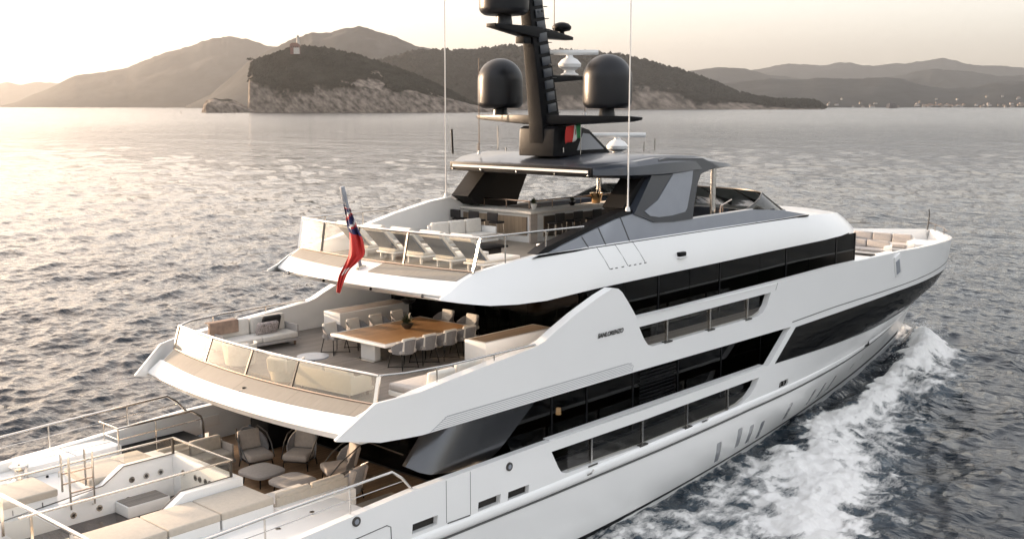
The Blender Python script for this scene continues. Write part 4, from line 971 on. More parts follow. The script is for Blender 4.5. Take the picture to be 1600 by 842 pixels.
def make_ottoman():
    t = thing('ottoman_table', 'x', 'table', group='low square tables in the main deck lounge')
    rows = []
    for z, k in ((.30, .92), (.33, 1.0), (.40, 1.0), (.43, .93)):
        ring = []
        for j in range(32):
            a = 2 * math.pi * j / 32; c_, s_ = math.cos(a), math.sin(a)
            ring.append((k * .58 * math.copysign(abs(c_) ** .5, c_), k * .60 * math.copysign(abs(s_) ** .5, s_), z))
        rows.append(ring)
    B().loft(rows, closed=True, caps=True).build('tabletop', M['greyfab'], t, smooth=50)
    for sx in (-1, 1):
        for sy in (-1, 1): B().tube([(sx * .36, sy * .36, .31), (sx * .4, sy * .4, 0)], .022, 6).build('leg', M['black'], t)
    return t
ot0 = make_ottoman(); used = []
place(ot0, (.02, .62, ZM), .08, 'low grey square table nearer the pool glass', used)
place(ot0, (.12, -.80, ZM), .08, 'low grey square table behind the beige sofa back', used)
make_sofa('beige two-seat sofa with its back to the near rail on the main deck', 'deck_sofa', (-.72, -2.50, ZM), math.pi / 2, 2.45, .85, .50, 1.02, 'beige', 'beige', None, 2, False)
make_sofa('beige sofa by the stair rail on the far side of the main deck', 'deck_sofa', (-.85, 2.95, ZM), -math.pi / 2, 2.4, .9, .50, .95, 'beige', 'taupe', None, 2, False)
# sun pads beside the pool
def pad(lo, hi, label, seams=()):
    t = thing('sun_pad', label, 'sun pad', ((lo[0] + hi[0]) / 2, (lo[1] + hi[1]) / 2, lo[2]), 0, 'beige sun pads beside the plunge pool')
    c_ = t.location; d = [(hi[i] - lo[i]) / 2 for i in range(2)]
    P(B().box((lo[0] + .02, lo[1] + .03, 4.04), (hi[0] - .02, hi[1] - .03, hi[2] - .20)), 'pad_plinth', M['white2'], smooth=0)
    t.location.z = hi[2] - .20
    cushion(t, 'pad', (-d[0], -d[1], 0), (d[0], d[1], .20), 'beige', .05)
    return t
zp = 4.05
pad((-7.6, 1.78, zp + .12), (-5.75, 3.3, zp + .42), 'beige sun pad at the far aft corner of the pool, left of the ladder')
pad((-4.85, 1.78, zp + .10), (-3.45, 3.35, zp + .42), 'beige sun pad on the far side of the pool, just forward of the ladder')
pad((-3.42, 1.78, zp + .10), (-2.55, 3.35, zp + .42), 'beige sun pad on the far side of the pool, at its forward end')
pad((-7.6, -3.2, zp + .10), (-5.35, -1.78, zp + .46), 'beige sun pad on the near side of the pool, half cut off at the bottom')
pad((-5.32, -3.2, zp + .10), (-3.85, -1.78, zp + .46), 'beige sun pad in the middle of the near side of the pool')
pad((-3.82, -3.2, zp + .10), (-2.22, -1.78, zp + .46), 'pale sun pad on the near side of the pool, next to the sofa')

# sun deck furniture
ZS = 9.62
def make_lounger():
    t = thing('sun_lounger', 'x', 'sun lounger', group='sun loungers behind the stern glass of the sun deck')
    B().box((-.2, -.44, .22), (1.55, .44, .28)).build('frame', M['white'], t, bevel=.02)
    cushion(t, 'mattress', (-.1, -.44, .28), (1.55, .44, .40), 'cream', .05)
    # backrest rises towards the stern (-X)
    mt = Matrix.Translation((.05, 0, .32)) @ Matrix.Rotation(.80, 4, 'Y')
    cushion(t, 'backrest', (-1.10, -.44, 0), (0, .44, .10), 'cream', .045, mt)
    b = B().box((-1.07, -.43, -.05), (0, .43, -.004)); b.move(mt); b.build('sling', M['slate'], t)
    b = B().tube([(-1.08, -.46, .05), (-1.08, .46, .05)], .12, 14); b.move(mt); b.build('head_roll', M['cream'], t, smooth=60)
    for x in (-.1, 1.4):
        for s in (-1, 1): B().box((x - .03, s * .30 - .03, 0), (x + .03, s * .30 + .03, .22)).build('leg', M['white'], t)
    return t
sl0 = make_lounger(); used = []
for i, y in enumerate((2.75, 1.35, -.05, -1.45, -2.85)):
    place(sl0, (5.95, y, ZS), 0, ['white lounger at the far left end of the sun deck row', 'second white lounger from the left, behind the red flag', 'middle white lounger of the sun deck row', 'fourth white lounger, behind the dark glass post', 'white lounger at the near end, beside the bright corner post'][i], used)
make_sofa('white sofa with grey cushions facing the near side on the sun deck', 'deck_sofa', (9.95, 1.75, ZS), -math.pi / 2, 2.7, 1.05, .46, .98, 'cream', 'offwhite', None, 3, False)
make_sofa('beige sofa beside the wooden table on the sun deck', 'deck_sofa', (12.3, -2.9, ZS), .05, 1.7, .9, .46, .86, 'cream', 'cream', None, 2, False)
make_sofa('cream sofa tucked in behind the near rail post of the sun deck', 'deck_sofa', (9.6, -3.3, ZS), math.pi / 2, 1.9, .9, .42, .80, 'cream', 'offwhite', None, 2, False)
t = thing('low_table', 'dark low table in front of the sun deck sofa', 'table', (8.6, -.6, ZS))
B().box((-.7, -.5, .3), (.7, .5, .38)).build('tabletop', M['black'], t, bevel=.02); B().box((-.5, -.35, 0), (.5, .35, .3)).build('base', M['blackfab'], t)
t = thing('wooden_table', 'brown wooden dining table on the sun deck below the bar stools', 'table', (15.0, -1.75, ZS))
B().box((-1.9, -.55, .68), (1.9, .55, .75)).build('tabletop', M['wood'], t, bevel=.01)
for x in (-1.4, 1.4): B().box((x - .08, -.3, 0), (x + .08, .3, .68)).build('pedestal', M['darkmet'], t)
def make_stool():
    t = thing('bar_stool', 'x', 'bar stool', group='black backed stools along the sun deck bar')      # faces +X
    cushion(t, 'seat', (-.22, -.22, .72), (.22, .22, .80), 'blackfab', .03)
    cushion(t, 'backrest', (-.26, -.27, .82), (-.20, .27, 1.14), 'blackfab', .025)
    for sx in (-1, 1):
        for sy in (-1, 1): B().tube([(sx * .18, sy * .18, .72), (sx * .22, sy * .22, 0)], .015, 6).build('leg', M['chrome'], t)
    B().tube([(.2, -.2, .28), (.2, .2, .28)], .012, 6).build('footrest', M['chrome'], t)
    return t
bs0 = make_stool(); used = []
words = ['first', 'second', 'third', 'fourth', 'fifth', 'sixth']
for i, y in enumerate((3.85, 2.85, 1.85)):
    place(bs0, (11.85, y, ZS), 0, 'black bar stool on the short side of the bar, %s from the far end' % words[i], used)
for i, x in enumerate((13.2, 14.3, 15.5, 16.8, 18.2, 19.5)):
    place(bs0, (x, 0.05, ZS), math.pi / 2, 'black bar stool on the long side of the bar, %s from the bar corner' % words[i], used)
plant('flower_vase', 'small vase of flowers on the corner of the sun deck bar', (13.1, 1.05, 10.83), .18, .30, 'offwhite', 90, 'vase', .22)
plant('potted_plant', 'dark bonsai in a tray half way along the sun deck bar', (15.5, 1.1, 10.83), .22, .25, 'black', 70)
t = thing('wine_cooler', 'shiny golden wine cooler at the far end of the sun deck bar', 'cooler', (17.0, 1.05, 10.83))
B().lathe([(.16, 0), (.20, .10), (.26, .36), (.27, .42), (.23, .42), (.2, .2)], (0, 0, 0), 24).build('bucket', pmat('polished_gold', (0.85, 0.55, 0.28), 0.15, metal=1), t)
B().tube([(.05, 0, .2), (.09, .02, .55)], [.05, .025], 10).build('bottle', M['black'], t)

# foredeck furniture
ZF = 6.5
make_sofa('long grey-cushioned sofa nearest the bow on the foredeck', 'deck_sofa', (42.3, -.1, ZF), math.pi + .05, 3.6, 1.2, .5, 1.0, 'greyfab', 'white', None, 3, False)
make_sofa('shorter grey-cushioned sofa behind the wheelhouse on the foredeck', 'deck_sofa', (39.8, -.3, ZF), math.pi, 2.8, 1.1, .42, .85, 'greyfab', 'white', None, 2, False)
t = thing('foredeck_table', 'low white table on the foredeck by the near bulwark', 'table', (38.0, -2.6, ZF))
B().box((-.8, -.5, .40), (.8, .5, .48)).build('tabletop', M['white'], t, bevel=.02); B().box((-.2, -.2, 0), (.2, .2, .40)).build('pedestal', M['darkmet'], t)

# flags
def cloth(rows, parent, name, mats, matf):
    n = len(rows[0]); b = B().loft(rows); o = b.build(name, mats, parent, smooth=60, recalc=False)
    for i, p in enumerate(o.data.polygons):
        r, c = divmod(i, n - 1); p.material_index = matf(r / (len(rows) - 1), c / (n - 1))
    md = o.modifiers.new('thick', 'SOLIDIFY'); md.thickness = .006
    return o
RED = pmat('flag_red', (0.52, 0.035, 0.03), .75, bump=.1); NAVY = pmat('flag_navy', (0.02, 0.025, 0.10), .75); FW = pmat('flag_white', (0.75, 0.73, 0.70), .75); GRN = pmat('flag_green', (0.02, 0.22, 0.06), .75)
t = thing('red_ensign', 'red ensign hanging limp from its raked staff at the sun deck stern', 'flag', (3.45, -.15, 9.70))
B().tube([(0, 0, 0), (-.52, .10, 2.45)], [.06, .05], 10).build('flagstaff', M['midgrey'], t)
B().box((-.16, -.10, -.06), (.14, .10, .12)).build('staff_socket', M['chrome'], t, bevel=.02)
B().obox((-.54, .12, 2.38), (.14, .10, .50), 0, -.2).build('staff_head', M['midgrey'], t, bevel=.02)
Le = [(-.51, .18, 2.07), (-.50, .14, 1.89), (-.51, .03, 1.40), (-.49, -.06, 1.09), (-.56, -.10, .57), (-.67, -.04, .26), (-.85, .06, -.15), (-.95, .05, -.62)]
Re = [(-.36, .0, 1.93), (-.33, -.05, 1.76), (-.27, -.21, 1.36), (-.20, -.38, .95), (-.20, -.44, .55), (-.40, -.31, .28), (-.64, -.14, -.02), (-.87, 0, -.66)]
rows = []
NR, NC = 43, 19
Lc, Rc = catmull(Le, 6), catmull(Re, 6)
for i in range(NR):
    s = i / (NR - 1); row = []
    for j in range(NC):
        u = j / (NC - 1); p = np.array(Lc[i]) * (1 - u) + np.array(Rc[i]) * u
        d = .10 * math.sin(u * 9.5 + s * 4) * math.sin(math.pi * min(1, s * 1.1 + .15)) + .05 * math.sin(u * 17 - s * 9)
        p = p + np.array((.74, .67, 0)) * d; row.append(tuple(p))
    rows.append(row)
def ens(r, c):
    if r < .30:
        k = (r * 26 + c * 2.6) % 3
        return 1 if k < 1.7 else (2 if k < 2.4 else 0)
    if r < .37: return 1
    return 2 if (.78 < r < .84 and .2 < c < .8 and (c * 7 % 2) < 1) else 0
cloth(rows, t, 'flag_cloth', [RED, NAVY, FW], ens)
t = thing('courtesy_flag', 'small green, white and red flag flying beside the mast foot', 'flag', (13.2, -1.15, 13.0))
B().tube([(0, 0, 0), (0, 0, 1.35)], .018, 6).build('flagstaff', M['chrome'], t)
rows = [[(-.78 * c - .02, .14 * math.sin(c * 7 + r * 1.5) * c - .06 * c, 1.22 - .62 * r - .22 * c * c + .03 * math.sin(c * 8)) for c in np.linspace(0, 1, 19)] for r in np.linspace(0, 1, 9)]
cloth(rows, t, 'flag_cloth', [GRN, FW, RED], lambda r, c: 0 if c < .30 else (1 if c < .64 else 2))
rows = [[(-.78 * c - .02 - .012, .14 * math.sin(c * 7 + r * 1.5) * c - .06 * c - .012, 1.22 - .62 * r - .22 * c * c + .03 * math.sin(c * 8)) for c in np.linspace(.40, .54, 5)] for r in np.linspace(.35, .65, 4)]
cloth(rows, t, 'flag_emblem', [RED, NAVY], lambda r, c: 1 if (r + c * 1.5) % .7 < .3 else 0)
# ------------------------------------------------------------------ sea
def vnoise(x, y, seed=0):
    """smooth value noise, numpy"""
    xi = np.floor(x).astype(np.int64); yi = np.floor(y).astype(np.int64); xf = x - xi; yf = y - yi
    def h(a, b):
        n = (a * 374761393 + b * 668265263 + seed * 974634777) & 0xffffffff
        n = ((n ^ (n >> 13)) * 1274126177) & 0xffffffff
        return ((n ^ (n >> 16)) & 0xffff) / 65535.0
    u = xf * xf * xf * (xf * (xf * 6 - 15) + 10); v = yf * yf * yf * (yf * (yf * 6 - 15) + 10)
    return (h(xi, yi) * (1 - u) + h(xi + 1, yi) * u) * (1 - v) + (h(xi, yi + 1) * (1 - u) + h(xi + 1, yi + 1) * u) * v
def fbm(x, y, o=4, seed=0, g=.5):
    s = 0; a = 1; t = 0
    for i in range(o):
        s = s + a * vnoise(x * 2 ** i + 17.3 * i, y * 2 ** i - 9.1 * i, seed + i); t += a; a *= g
    return s / t
def sstep(a, b, x):
    t = np.clip((x - a) / (b - a), 0, 1); return t * t * (3 - 2 * t)

HW = CAM.z - WATER
dv = np.concatenate([np.geomspace(.583, 4, 24), np.arange(4.4, 470, .62), np.geomspace(475, 3200, 26)])
rr_ = (HW * 1088 / dv)[::-1]                 # near to far, metres from the camera's foot
th = np.concatenate([np.arange(-180, -34, 2.0), np.arange(-34, 34, .062), np.arange(34, 180.1, 2.0)])
th = np.radians(HEADING + th)
R_, T_ = np.meshgrid(rr_, th, indexing='ij')
X = CAM.x + R_ * np.cos(T_); Yg = CAM.y + R_ * np.sin(T_)
dr = np.gradient(rr_)[:, None] * np.ones_like(R_); dth = np.abs(np.gradient(th))[None, :] * R_
cell = np.maximum(dr, np.minimum(dth, dr * 6))
DX = np.zeros_like(X); DY = np.zeros_like(X); DZ = np.zeros_like(X)
WD = rad(HEADING - 115)                       # the wind sea runs towards the camera from the far left
rg = np.random.default_rng(5)
NW = 74
lam = np.geomspace(.7, 26, NW)
gust = .55 + .9 * fbm(X / 60, Yg / 60, 3, 3)
for i, L in enumerate(lam):
    k = 2 * math.pi / L; d = WD + rg.normal(0, .62); ph = rg.uniform(0, 6.283)
    A = .0080 * L ** .50 * (1.0 if L < 10 else (10 / L) ** 1.1)
    f = sstep(.9, 2.4, L / cell) * A
    kx, ky = math.cos(d), math.sin(d)
    p = k * (kx * X + ky * Yg) + ph
    c_, s_ = np.cos(p), np.sin(p)
    g_ = gust if L < 6 else 1.0
    DZ += f * c_ * g_; DX -= .85 * f * s_ * kx * g_; DY -= .85 * f * s_ * ky * g_
# wake and bow wave, the same on both sides of the hull
ax = np.abs(Yg)
wl_x = [-12, 6, 8.7, 17.3, 24.5, 29, 34.5, 40, 45.5]; wl_y = [5.4, 5.4, 5.35, 4.65, 3.8, 3.1, 2.3, 1.2, 0]
def fx(xs, ys): return np.interp(X, xs, ys)
HB = fx(wl_x, wl_y)
yi = fx([-12, 12, 16, 20, 23, 29, 34.5, 40, 43.5, 47, 49], [5.4, 5.35, 5.1, 4.9, 5.0, 4.35, 3.75, 2.3, 1.0, .3, .2])
yr = fx([-12, 8, 13.7, 17.5, 19.9, 23.4, 29.2, 36.3, 43, 47.5, 49], [22, 14.5, 10.7, 9.3, 7.9, 5.9, 5.05, 4.3, 2.6, .9, .4])
yo = fx([-12, 8, 13.9, 17.8, 20.7, 23.3, 25.4, 27.4, 31.6, 36.5, 38.7, 43.2, 46.2, 48.5, 50], [27, 17, 12.6, 12.0, 11.6, 9.9, 9.5, 9.0, 7.6, 6.2, 6.4, 5.2, 3.2, 1.2, .2])
on = sstep(50, 47.5, X) * sstep(-60, -30, X)
wob = (fbm(X / 2.2, Yg / 2.2, 4, 21) - .5) * 2.6 * np.clip((48 - X) / 10, .15, 1)
a2 = ax + wob
FO = sstep(0, .6, a2 - yi) * (1 - sstep(-.5, 1.1, a2 - yo))
prof = np.exp(-((a2 - yr) / np.maximum(.25 + .9 * (yo - yr) * .5, .35)) ** 2)
FO = on * np.clip(FO * (fx([-12, 16, 24, 34, 44], [.80, .80, .62, .55, .8]) + .6 * prof), 0, 1.25)
port_cut = np.where(Yg > 0, sstep(14, 30, X), 1.0); FO = FO * port_cut
FO = np.maximum(FO, on * .75 * np.exp(-((ax - HB - .2) / .35) ** 2) * fx([-12, 8, 20, 30, 40, 46], [.9, .9, .75, .35, .3, 1.2]))
FO = FO * np.where(Yg > 0, sstep(10, 20, X), 1.0)
stern = sstep(-9, -13, X) * np.exp(-(Yg / 5.5) ** 2) * sstep(-120, -20, X); FO = np.maximum(FO, stern)
FO *= (R_ < 260)
hgt = fx([-12, 8, 14, 20, 28, 36, 41, 45.5, 48.5, 50], [.18, .25, .36, .45, .60, 1.0, 1.5, 1.7, .5, 0])
DZ += on * hgt * np.exp(-((a2 - yr) / np.maximum(.5 + .25 * (yo - yr), .6)) ** 2) * (R_ < 400)
DZ -= on * .30 * np.exp(-((ax - HB - .9) / .8) ** 2) * fx([10, 22, 34, 42, 46], [0, .6, 1, .5, 0])
tb_ = (fbm(X / .9, Yg / .9, 4, 31) - .5) * .55 + (fbm(X / .35, Yg / .35, 2, 41) - .5) * .22
DZ += np.clip(FO, 0, 1) * tb_ * sstep(3.0, .5, cell)
calm = 1 - .35 * np.clip(FO, 0, 1)
inside = (ax < HB - .4) & (X > -10) & (X < 45)
DZ = np.where(inside, -.3, DZ * calm + 0)
V = np.stack([X + DX, Yg + DY, WATER + DZ], -1).reshape(-1, 3)
nr, nt = X.shape
ii = np.arange(nr - 1)[:, None] * nt + np.arange(nt - 1)[None, :]
F = np.stack([ii, ii + nt, ii + nt + 1, ii + 1], -1).reshape(-1, 4)
me = bpy.data.meshes.new('sea')
me.vertices.add(len(V)); me.vertices.foreach_set('co', V.astype(np.float32).ravel())
me.loops.add(F.size); me.loops.foreach_set('vertex_index', F.astype(np.int32).ravel())
me.polygons.add(len(F)); me.polygons.foreach_set('loop_start', (np.arange(len(F)) * 4).astype(np.int32))
me.update(calc_edges=True); me.validate()
me.polygons.foreach_set('use_smooth', np.ones(len(me.polygons), bool))
at = me.attributes.new('foam', 'FLOAT', 'POINT'); at.data.foreach_set('value', FO.ravel().astype(np.float32))
# waves finer than the mesh can carry, as roughness
at = me.attributes.new('ripple', 'FLOAT', 'POINT'); at.data.foreach_set('value', (.10 * sstep(2, 60, cell) ** .5).ravel().astype(np.float32))
sea = bpy.data.objects.new('sea', me); COL.objects.link(sea); tag(sea, None, None, None, 'structure')
if me.polygons[len(me.polygons) // 2].normal.z < 0: me.flip_normals()
def sea_material():
    m, n, l = new_mat('sea_water'); p = n['Principled BSDF']
    p.inputs['IOR'].default_value = 1.333; p.inputs['Roughness'].default_value = .045
    tc = n.new('ShaderNodeTexCoord')
    at = n.new('ShaderNodeAttribute'); at.attribute_name = 'foam'
    def nz(sc, det, rough=.6, st=None):
        t = n.new('ShaderNodeTexNoise'); t.inputs['Scale'].default_value = sc; t.inputs['Detail'].default_value = det; t.inputs['Roughness'].default_value = rough
        if st:
            mp = n.new('ShaderNodeMapping'); mp.inputs['Rotation'].default_value = (0, 0, st[0]); mp.inputs['Scale'].default_value = st[1]
            l.new(tc.outputs['Object'], mp.inputs[0]); l.new(mp.outputs[0], t.inputs['Vector'])
        else: l.new(tc.outputs['Object'], t.inputs['Vector'])
        return t
    def math_(op, a, b=None, clamp=False):
        q = n.new('ShaderNodeMath'); q.operation = op; q.use_clamp = clamp
        for i, s in enumerate((a, b)):
            if s is None: continue
            if hasattr(s, 'links'): l.new(s, q.inputs[i])
            else: q.inputs[i].default_value = s
        return q.outputs[0]
    f1 = nz(2.6, 12, .74, (-.12, (.5, 1.25, 1))); f2 = nz(.5, 6, .65)
    v1 = n.new('ShaderNodeTexVoronoi'); v1.feature = 'DISTANCE_TO_EDGE'; v1.inputs['Scale'].default_value = 1.1
    wp = nz(1.1, 4); mxv = n.new('ShaderNodeMix'); mxv.data_type = 'RGBA'; mxv.inputs['Factor'].default_value = .35
    l.new(tc.outputs['Object'], mxv.inputs['A']); l.new(wp.outputs['Color'], mxv.inputs['B'])
    l.new(mxv.outputs['Result'], v1.inputs['Vector'])
    lace = math_('SUBTRACT', 1.0, math_('MULTIPLY', v1.outputs['Distance'], 3.2, True))
    f3 = nz(9.0, 6, .7)
    nse = math_('ADD', math_('MULTIPLY', f1.outputs['Fac'], .60), math_('MULTIPLY', f2.outputs['Fac'], .30))
    nse = math_('ADD', nse, math_('MULTIPLY', f3.outputs['Fac'], .14))
    nse = math_('ADD', nse, math_('MULTIPLY', math_('SUBTRACT', lace, .5), .16))
    th_ = math_('SUBTRACT', 0.83, math_('MULTIPLY', at.outputs['Fac'], .42))
    d_ = math_('SUBTRACT', nse, th_)
    mask = math_('MULTIPLY', math_('ADD', d_, .045), 6.5, True)
    has = math_('MULTIPLY', at.outputs['Fac'], 8.0, True); mask = math_('MULTIPLY', mask, has, True)
    # aerated water just under the foam is a little lighter and bluer
    air = math_('MULTIPLY', at.outputs['Fac'], .8, True)
    c0 = n.new('ShaderNodeMix'); c0.data_type = 'RGBA'; c0.inputs['A'].default_value = (.008, .014, .022, 1); c0.inputs['B'].default_value = (.10, .15, .19, 1)
    l.new(math_('MULTIPLY', air, f2.outputs['Fac'], True), c0.inputs['Factor'])
    c1 = n.new('ShaderNodeMix'); c1.data_type = 'RGBA'; c1.inputs['B'].default_value = (.90, .89, .87, 1)
    l.new(c0.outputs['Result'], c1.inputs['A']); l.new(mask, c1.inputs['Factor']); l.new(c1.outputs['Result'], p.inputs['Base Color'])
    rp_ = n.new('ShaderNodeAttribute'); rp_.attribute_name = 'ripple'
    rg_ = math_('ADD', math_('ADD', .045, rp_.outputs['Fac']), math_('MULTIPLY', mask, .7), True); l.new(rg_, p.inputs['Roughness'])
    b1 = nz(2.6, 5, .55, (rad(HEADING - 115), (1.6, .8, 1))); b2 = nz(.7, 3, .5, (rad(HEADING - 100), (1.5, .7, 1)))
    b3 = nz(.30, 5, .6, (rad(HEADING - 95), (1.35, .8, 1))); b4 = nz(.085, 4, .55, (rad(HEADING - 90), (1.5, .7, 1))); pt_ = nz(.012, 3, .5)
    gs = math_('ADD', .75, math_('MULTIPLY', pt_.outputs['Fac'], .6))
    hgt_ = math_('ADD', math_('MULTIPLY', b1.outputs['Fac'], .06), math_('MULTIPLY', b2.outputs['Fac'], .22))
    hgt_ = math_('ADD', hgt_, math_('ADD', math_('MULTIPLY', b3.outputs['Fac'], .42), math_('MULTIPLY', b4.outputs['Fac'], .75)))
    b5 = nz(.022, 6, .68, (rad(HEADING - 90), (1.6, .6, 1))); hgt_ = math_('ADD', hgt_, math_('MULTIPLY', b5.outputs['Fac'], 3.2))
    hgt_ = math_('MULTIPLY', hgt_, gs)
    hgt_ = math_('ADD', hgt_, math_('MULTIPLY', math_('MULTIPLY', mask, f1.outputs['Fac']), .16))
    bp = n.new('ShaderNodeBump'); bp.inputs['Strength'].default_value = .85; bp.inputs['Distance'].default_value = 1.0
    l.new(hgt_, bp.inputs['Height']); l.new(bp.outputs[0], p.inputs['Normal'])
    return m
me.materials.append(sea_material())

# spray thrown up at the bow and along the breaking crest
b = B(); rs = random.Random(3)
def blob(b, c, r):
    o = [(1, 0, 0), (-1, 0, 0), (0, 1, 0), (0, -1, 0), (0, 0, 1), (0, 0, -1)]
    b.add([(c[0] + q[0] * r * rs.uniform(.7, 1.3), c[1] + q[1] * r * rs.uniform(.7, 1.3), c[2] + q[2] * r * rs.uniform(.6, 1.2)) for q in o],
          [(0, 2, 4), (2, 1, 4), (1, 3, 4), (3, 0, 4), (2, 0, 5), (1, 2, 5), (3, 1, 5), (0, 3, 5)])
for _ in range(2200):
    x = rs.triangular(33, 48, 45); s = rs.choice((-1, -1, 1))
    y = float(np.interp(x, [20, 23.4, 29.2, 36.3, 43, 47.5], [7.9, 5.9, 5.05, 4.3, 2.6, .9])) + rs.gauss(.15, .35 + .03 * (48 - x))
    h = float(np.interp(x, [20, 28, 36, 41, 45.5, 48], [.4, .5, .9, 1.35, 1.3, .4]))
    blob(b, (x, s * max(y, .2), WATER + h * rs.uniform(.55, 1.0) + abs(rs.gauss(0, .16))), rs.uniform(.006, .022))
sp = b.build('bow_spray', pmat('spray_white', (.82, .83, .85), .7), None, smooth=0, recalc=False)
tag(sp, 'white spray flying off the bow wave', 'spray', None, 'stuff')

# ------------------------------------------------------------------ far land
PIT = rad(8.56)
def along(u, v):
    """unit-forward direction of a bearing/elevation read from the photograph: (dx, dy, dz) per metre of forward distance"""
    up = 421 - v; fwd = 1700 * math.cos(PIT) + up * math.sin(PIT); zz = up * math.cos(PIT) - 1700 * math.sin(PIT)
    a = rad(HEADING); t = (u - 800) / fwd
    return (math.cos(a) + math.sin(a) * t, math.sin(a) - math.cos(a) * t, zz / fwd)
def land(name, ridge, D, df, db, mat, nu=220, nk=26, rough=.16, rock=None, cliff=None, seed=0, skyn=0.0):
    us = np.linspace(ridge[0][0], ridge[-1][0], nu); vt = np.interp(us, [p[0] for p in ridge], [p[1] for p in ridge])
    ks = np.concatenate([np.linspace(0, 1, nk), np.linspace(1.12, 2, 7)])
    vs = np.zeros((nu, len(ks), 3)); rk = np.zeros((nu, len(ks)))
    for i, (u, v) in enumerate(zip(us, vt)):
        a = along(u, 165); Dr = D + df; zr = max(0.5, (along(u, v)[2]) * Dr + CAM.z - WATER)
        sk_ = skyn * (fbm(np.array([u * .11]), np.array([seed * 1.7]), 4, seed)[0] - .5)
        cl = 0 if cliff is None else float(np.interp(u, [p[0] for p in cliff], [p[1] for p in cliff]))
        edge = min(1.0, zr / 25 + .05)
        for j, k in enumerate(ks):
            d = D + (df * k * edge + df * (1 - edge) * .5 if k <= 1 else df * (.5 + .5 * edge) + db * (k - 1) * edge)
            if k <= 1:
                s_ = k if not cl else (k / .16 * cl if k < .16 else cl + (1 - cl) * ((k - .16) / .84) ** .9)
                if not cl: s_ = k ** .85
            else: s_ = 1 - (k - 1) ** 1.3
            vs[i, j] = (CAM.x + a[0] * d, CAM.y + a[1] * d, zr * s_ * (1 + sk_ * max(0, s_) ** 8))
    Xn, Yn = vs[..., 0], vs[..., 1]
    sc = df * .5
    n1 = fbm(Xn / sc, Yn / sc, 5, 50 + seed) - .5
    env = np.sin(np.clip(ks, 0, 2) / 2 * math.pi)[None, :] * (1 - .75 * np.exp(-((ks - 1) / .12) ** 2))[None, :]
    zmax = vs[..., 2].max(1, keepdims=True)
    vs[..., 2] += n1 * rough * 2 * zmax * env
    h = vs[..., 2].copy()
    vs[..., 2] = np.where(h < 0, -.4, h) + WATER - .3
    if rock is not None:
        rv = np.array([max(0.0, along(u, float(np.interp(u, [p[0] for p in rock], [p[1] for p in rock])))[2] * D + CAM.z - WATER) for u in us])[:, None]
        n2 = fbm(Xn / 18 + h / 12, Yn / 18 - h / 20, 4, 80 + seed) - .5
        rk = sstep(-.08, .12, (rv - h) / np.maximum(rv, 8) + n2 * .9) * (rv > 3)
    ii = (np.arange(nu - 1)[:, None] * len(ks) + np.arange(len(ks) - 1)[None, :]).reshape(-1)
    F = [(int(q), int(q + len(ks)), int(q + len(ks) + 1), int(q + 1)) for q in ii]
    me = bpy.data.meshes.new(name); me.from_pydata([tuple(p) for p in vs.reshape(-1, 3)], [], F); me.shade_smooth()
    at = me.attributes.new('rock', 'FLOAT', 'POINT'); at.data.foreach_set('value', rk.ravel().astype(np.float32))
    me.materials.append(mat)
    if me.polygons[nu].normal.z < 0: me.flip_normals()
    o = bpy.data.objects.new(name, me); COL.objects.link(o); tag(o, None, None, None, 'structure')
    return o, vs, rk
def land_mat(name, veg, rockc, sc):
    m, n, l = new_mat(name); p = n['Principled BSDF']; p.inputs['Roughness'].default_value = .95; p.inputs['Specular IOR Level'].default_value = .1
    tc = n.new('ShaderNodeTexCoord'); at = n.new('ShaderNodeAttribute'); at.attribute_name = 'rock'
    t = n.new('ShaderNodeTexNoise'); t.inputs['Scale'].default_value = sc; t.inputs['Detail'].default_value = 8; t.inputs['Roughness'].default_value = .7
    l.new(tc.outputs['Object'], t.inputs['Vector'])
    r = n.new('ShaderNodeValToRGB'); r.color_ramp.elements[0].position = .35; r.color_ramp.elements[1].position = .68
    r.color_ramp.elements[0].color = (*[c * .45 for c in veg], 1); r.color_ramp.elements[1].color = (*[c * 1.45 for c in veg], 1)
    l.new(t.outputs['Fac'], r.inputs['Fac'])
    mp = n.new('ShaderNodeMapping'); mp.inputs['Scale'].default_value = (.6, .8, 1.5)
    mq = n.new('ShaderNodeMapping'); mq.inputs['Rotation'].default_value = (-.5, -.75, .2); l.new(tc.outputs['Object'], mq.inputs[0]); l.new(mq.outputs[0], mp.inputs[0])
    t2 = n.new('ShaderNodeTexNoise'); t2.inputs['Scale'].default_value = sc * 1.4; t2.inputs['Detail'].default_value = 8; t2.inputs['Roughness'].default_value = .55
    l.new(mp.outputs[0], t2.inputs['Vector'])
    r2 = n.new('ShaderNodeValToRGB'); r2.color_ramp.elements[0].position = .36; r2.color_ramp.elements[1].position = .66
    r2.color_ramp.elements[0].color = (*[c * .28 for c in rockc], 1); r2.color_ramp.elements[1].color = (*[c * 1.25 for c in rockc], 1)
    l.new(t2.outputs['Fac'], r2.inputs['Fac'])
    mx = n.new('ShaderNodeMix'); mx.data_type = 'RGBA'; l.new(at.outputs['Fac'], mx.inputs['Factor']); l.new(r.outputs['Color'], mx.inputs['A']); l.new(r2.outputs['Color'], mx.inputs['B'])
    l.new(mx.outputs['Result'], p.inputs['Base Color'])
    bp = n.new('ShaderNodeBump'); bp.inputs['Strength'].default_value = .8; bp.inputs['Distance'].default_value = 6.0; l.new(t2.outputs['Fac'], bp.inputs['Height']); l.new(bp.outputs[0], p.inputs['Normal'])
    return m
LM1 = land_mat('island_ground', (.026, .025, .019), (.20, .17, .145), .06)
LM2 = land_mat('headland_ground', (.026, .025, .021), (.20, .17, .145), .022)
LM3 = land_mat('hill_woodland', (.030, .032, .032), (.25, .22, .2), .006)
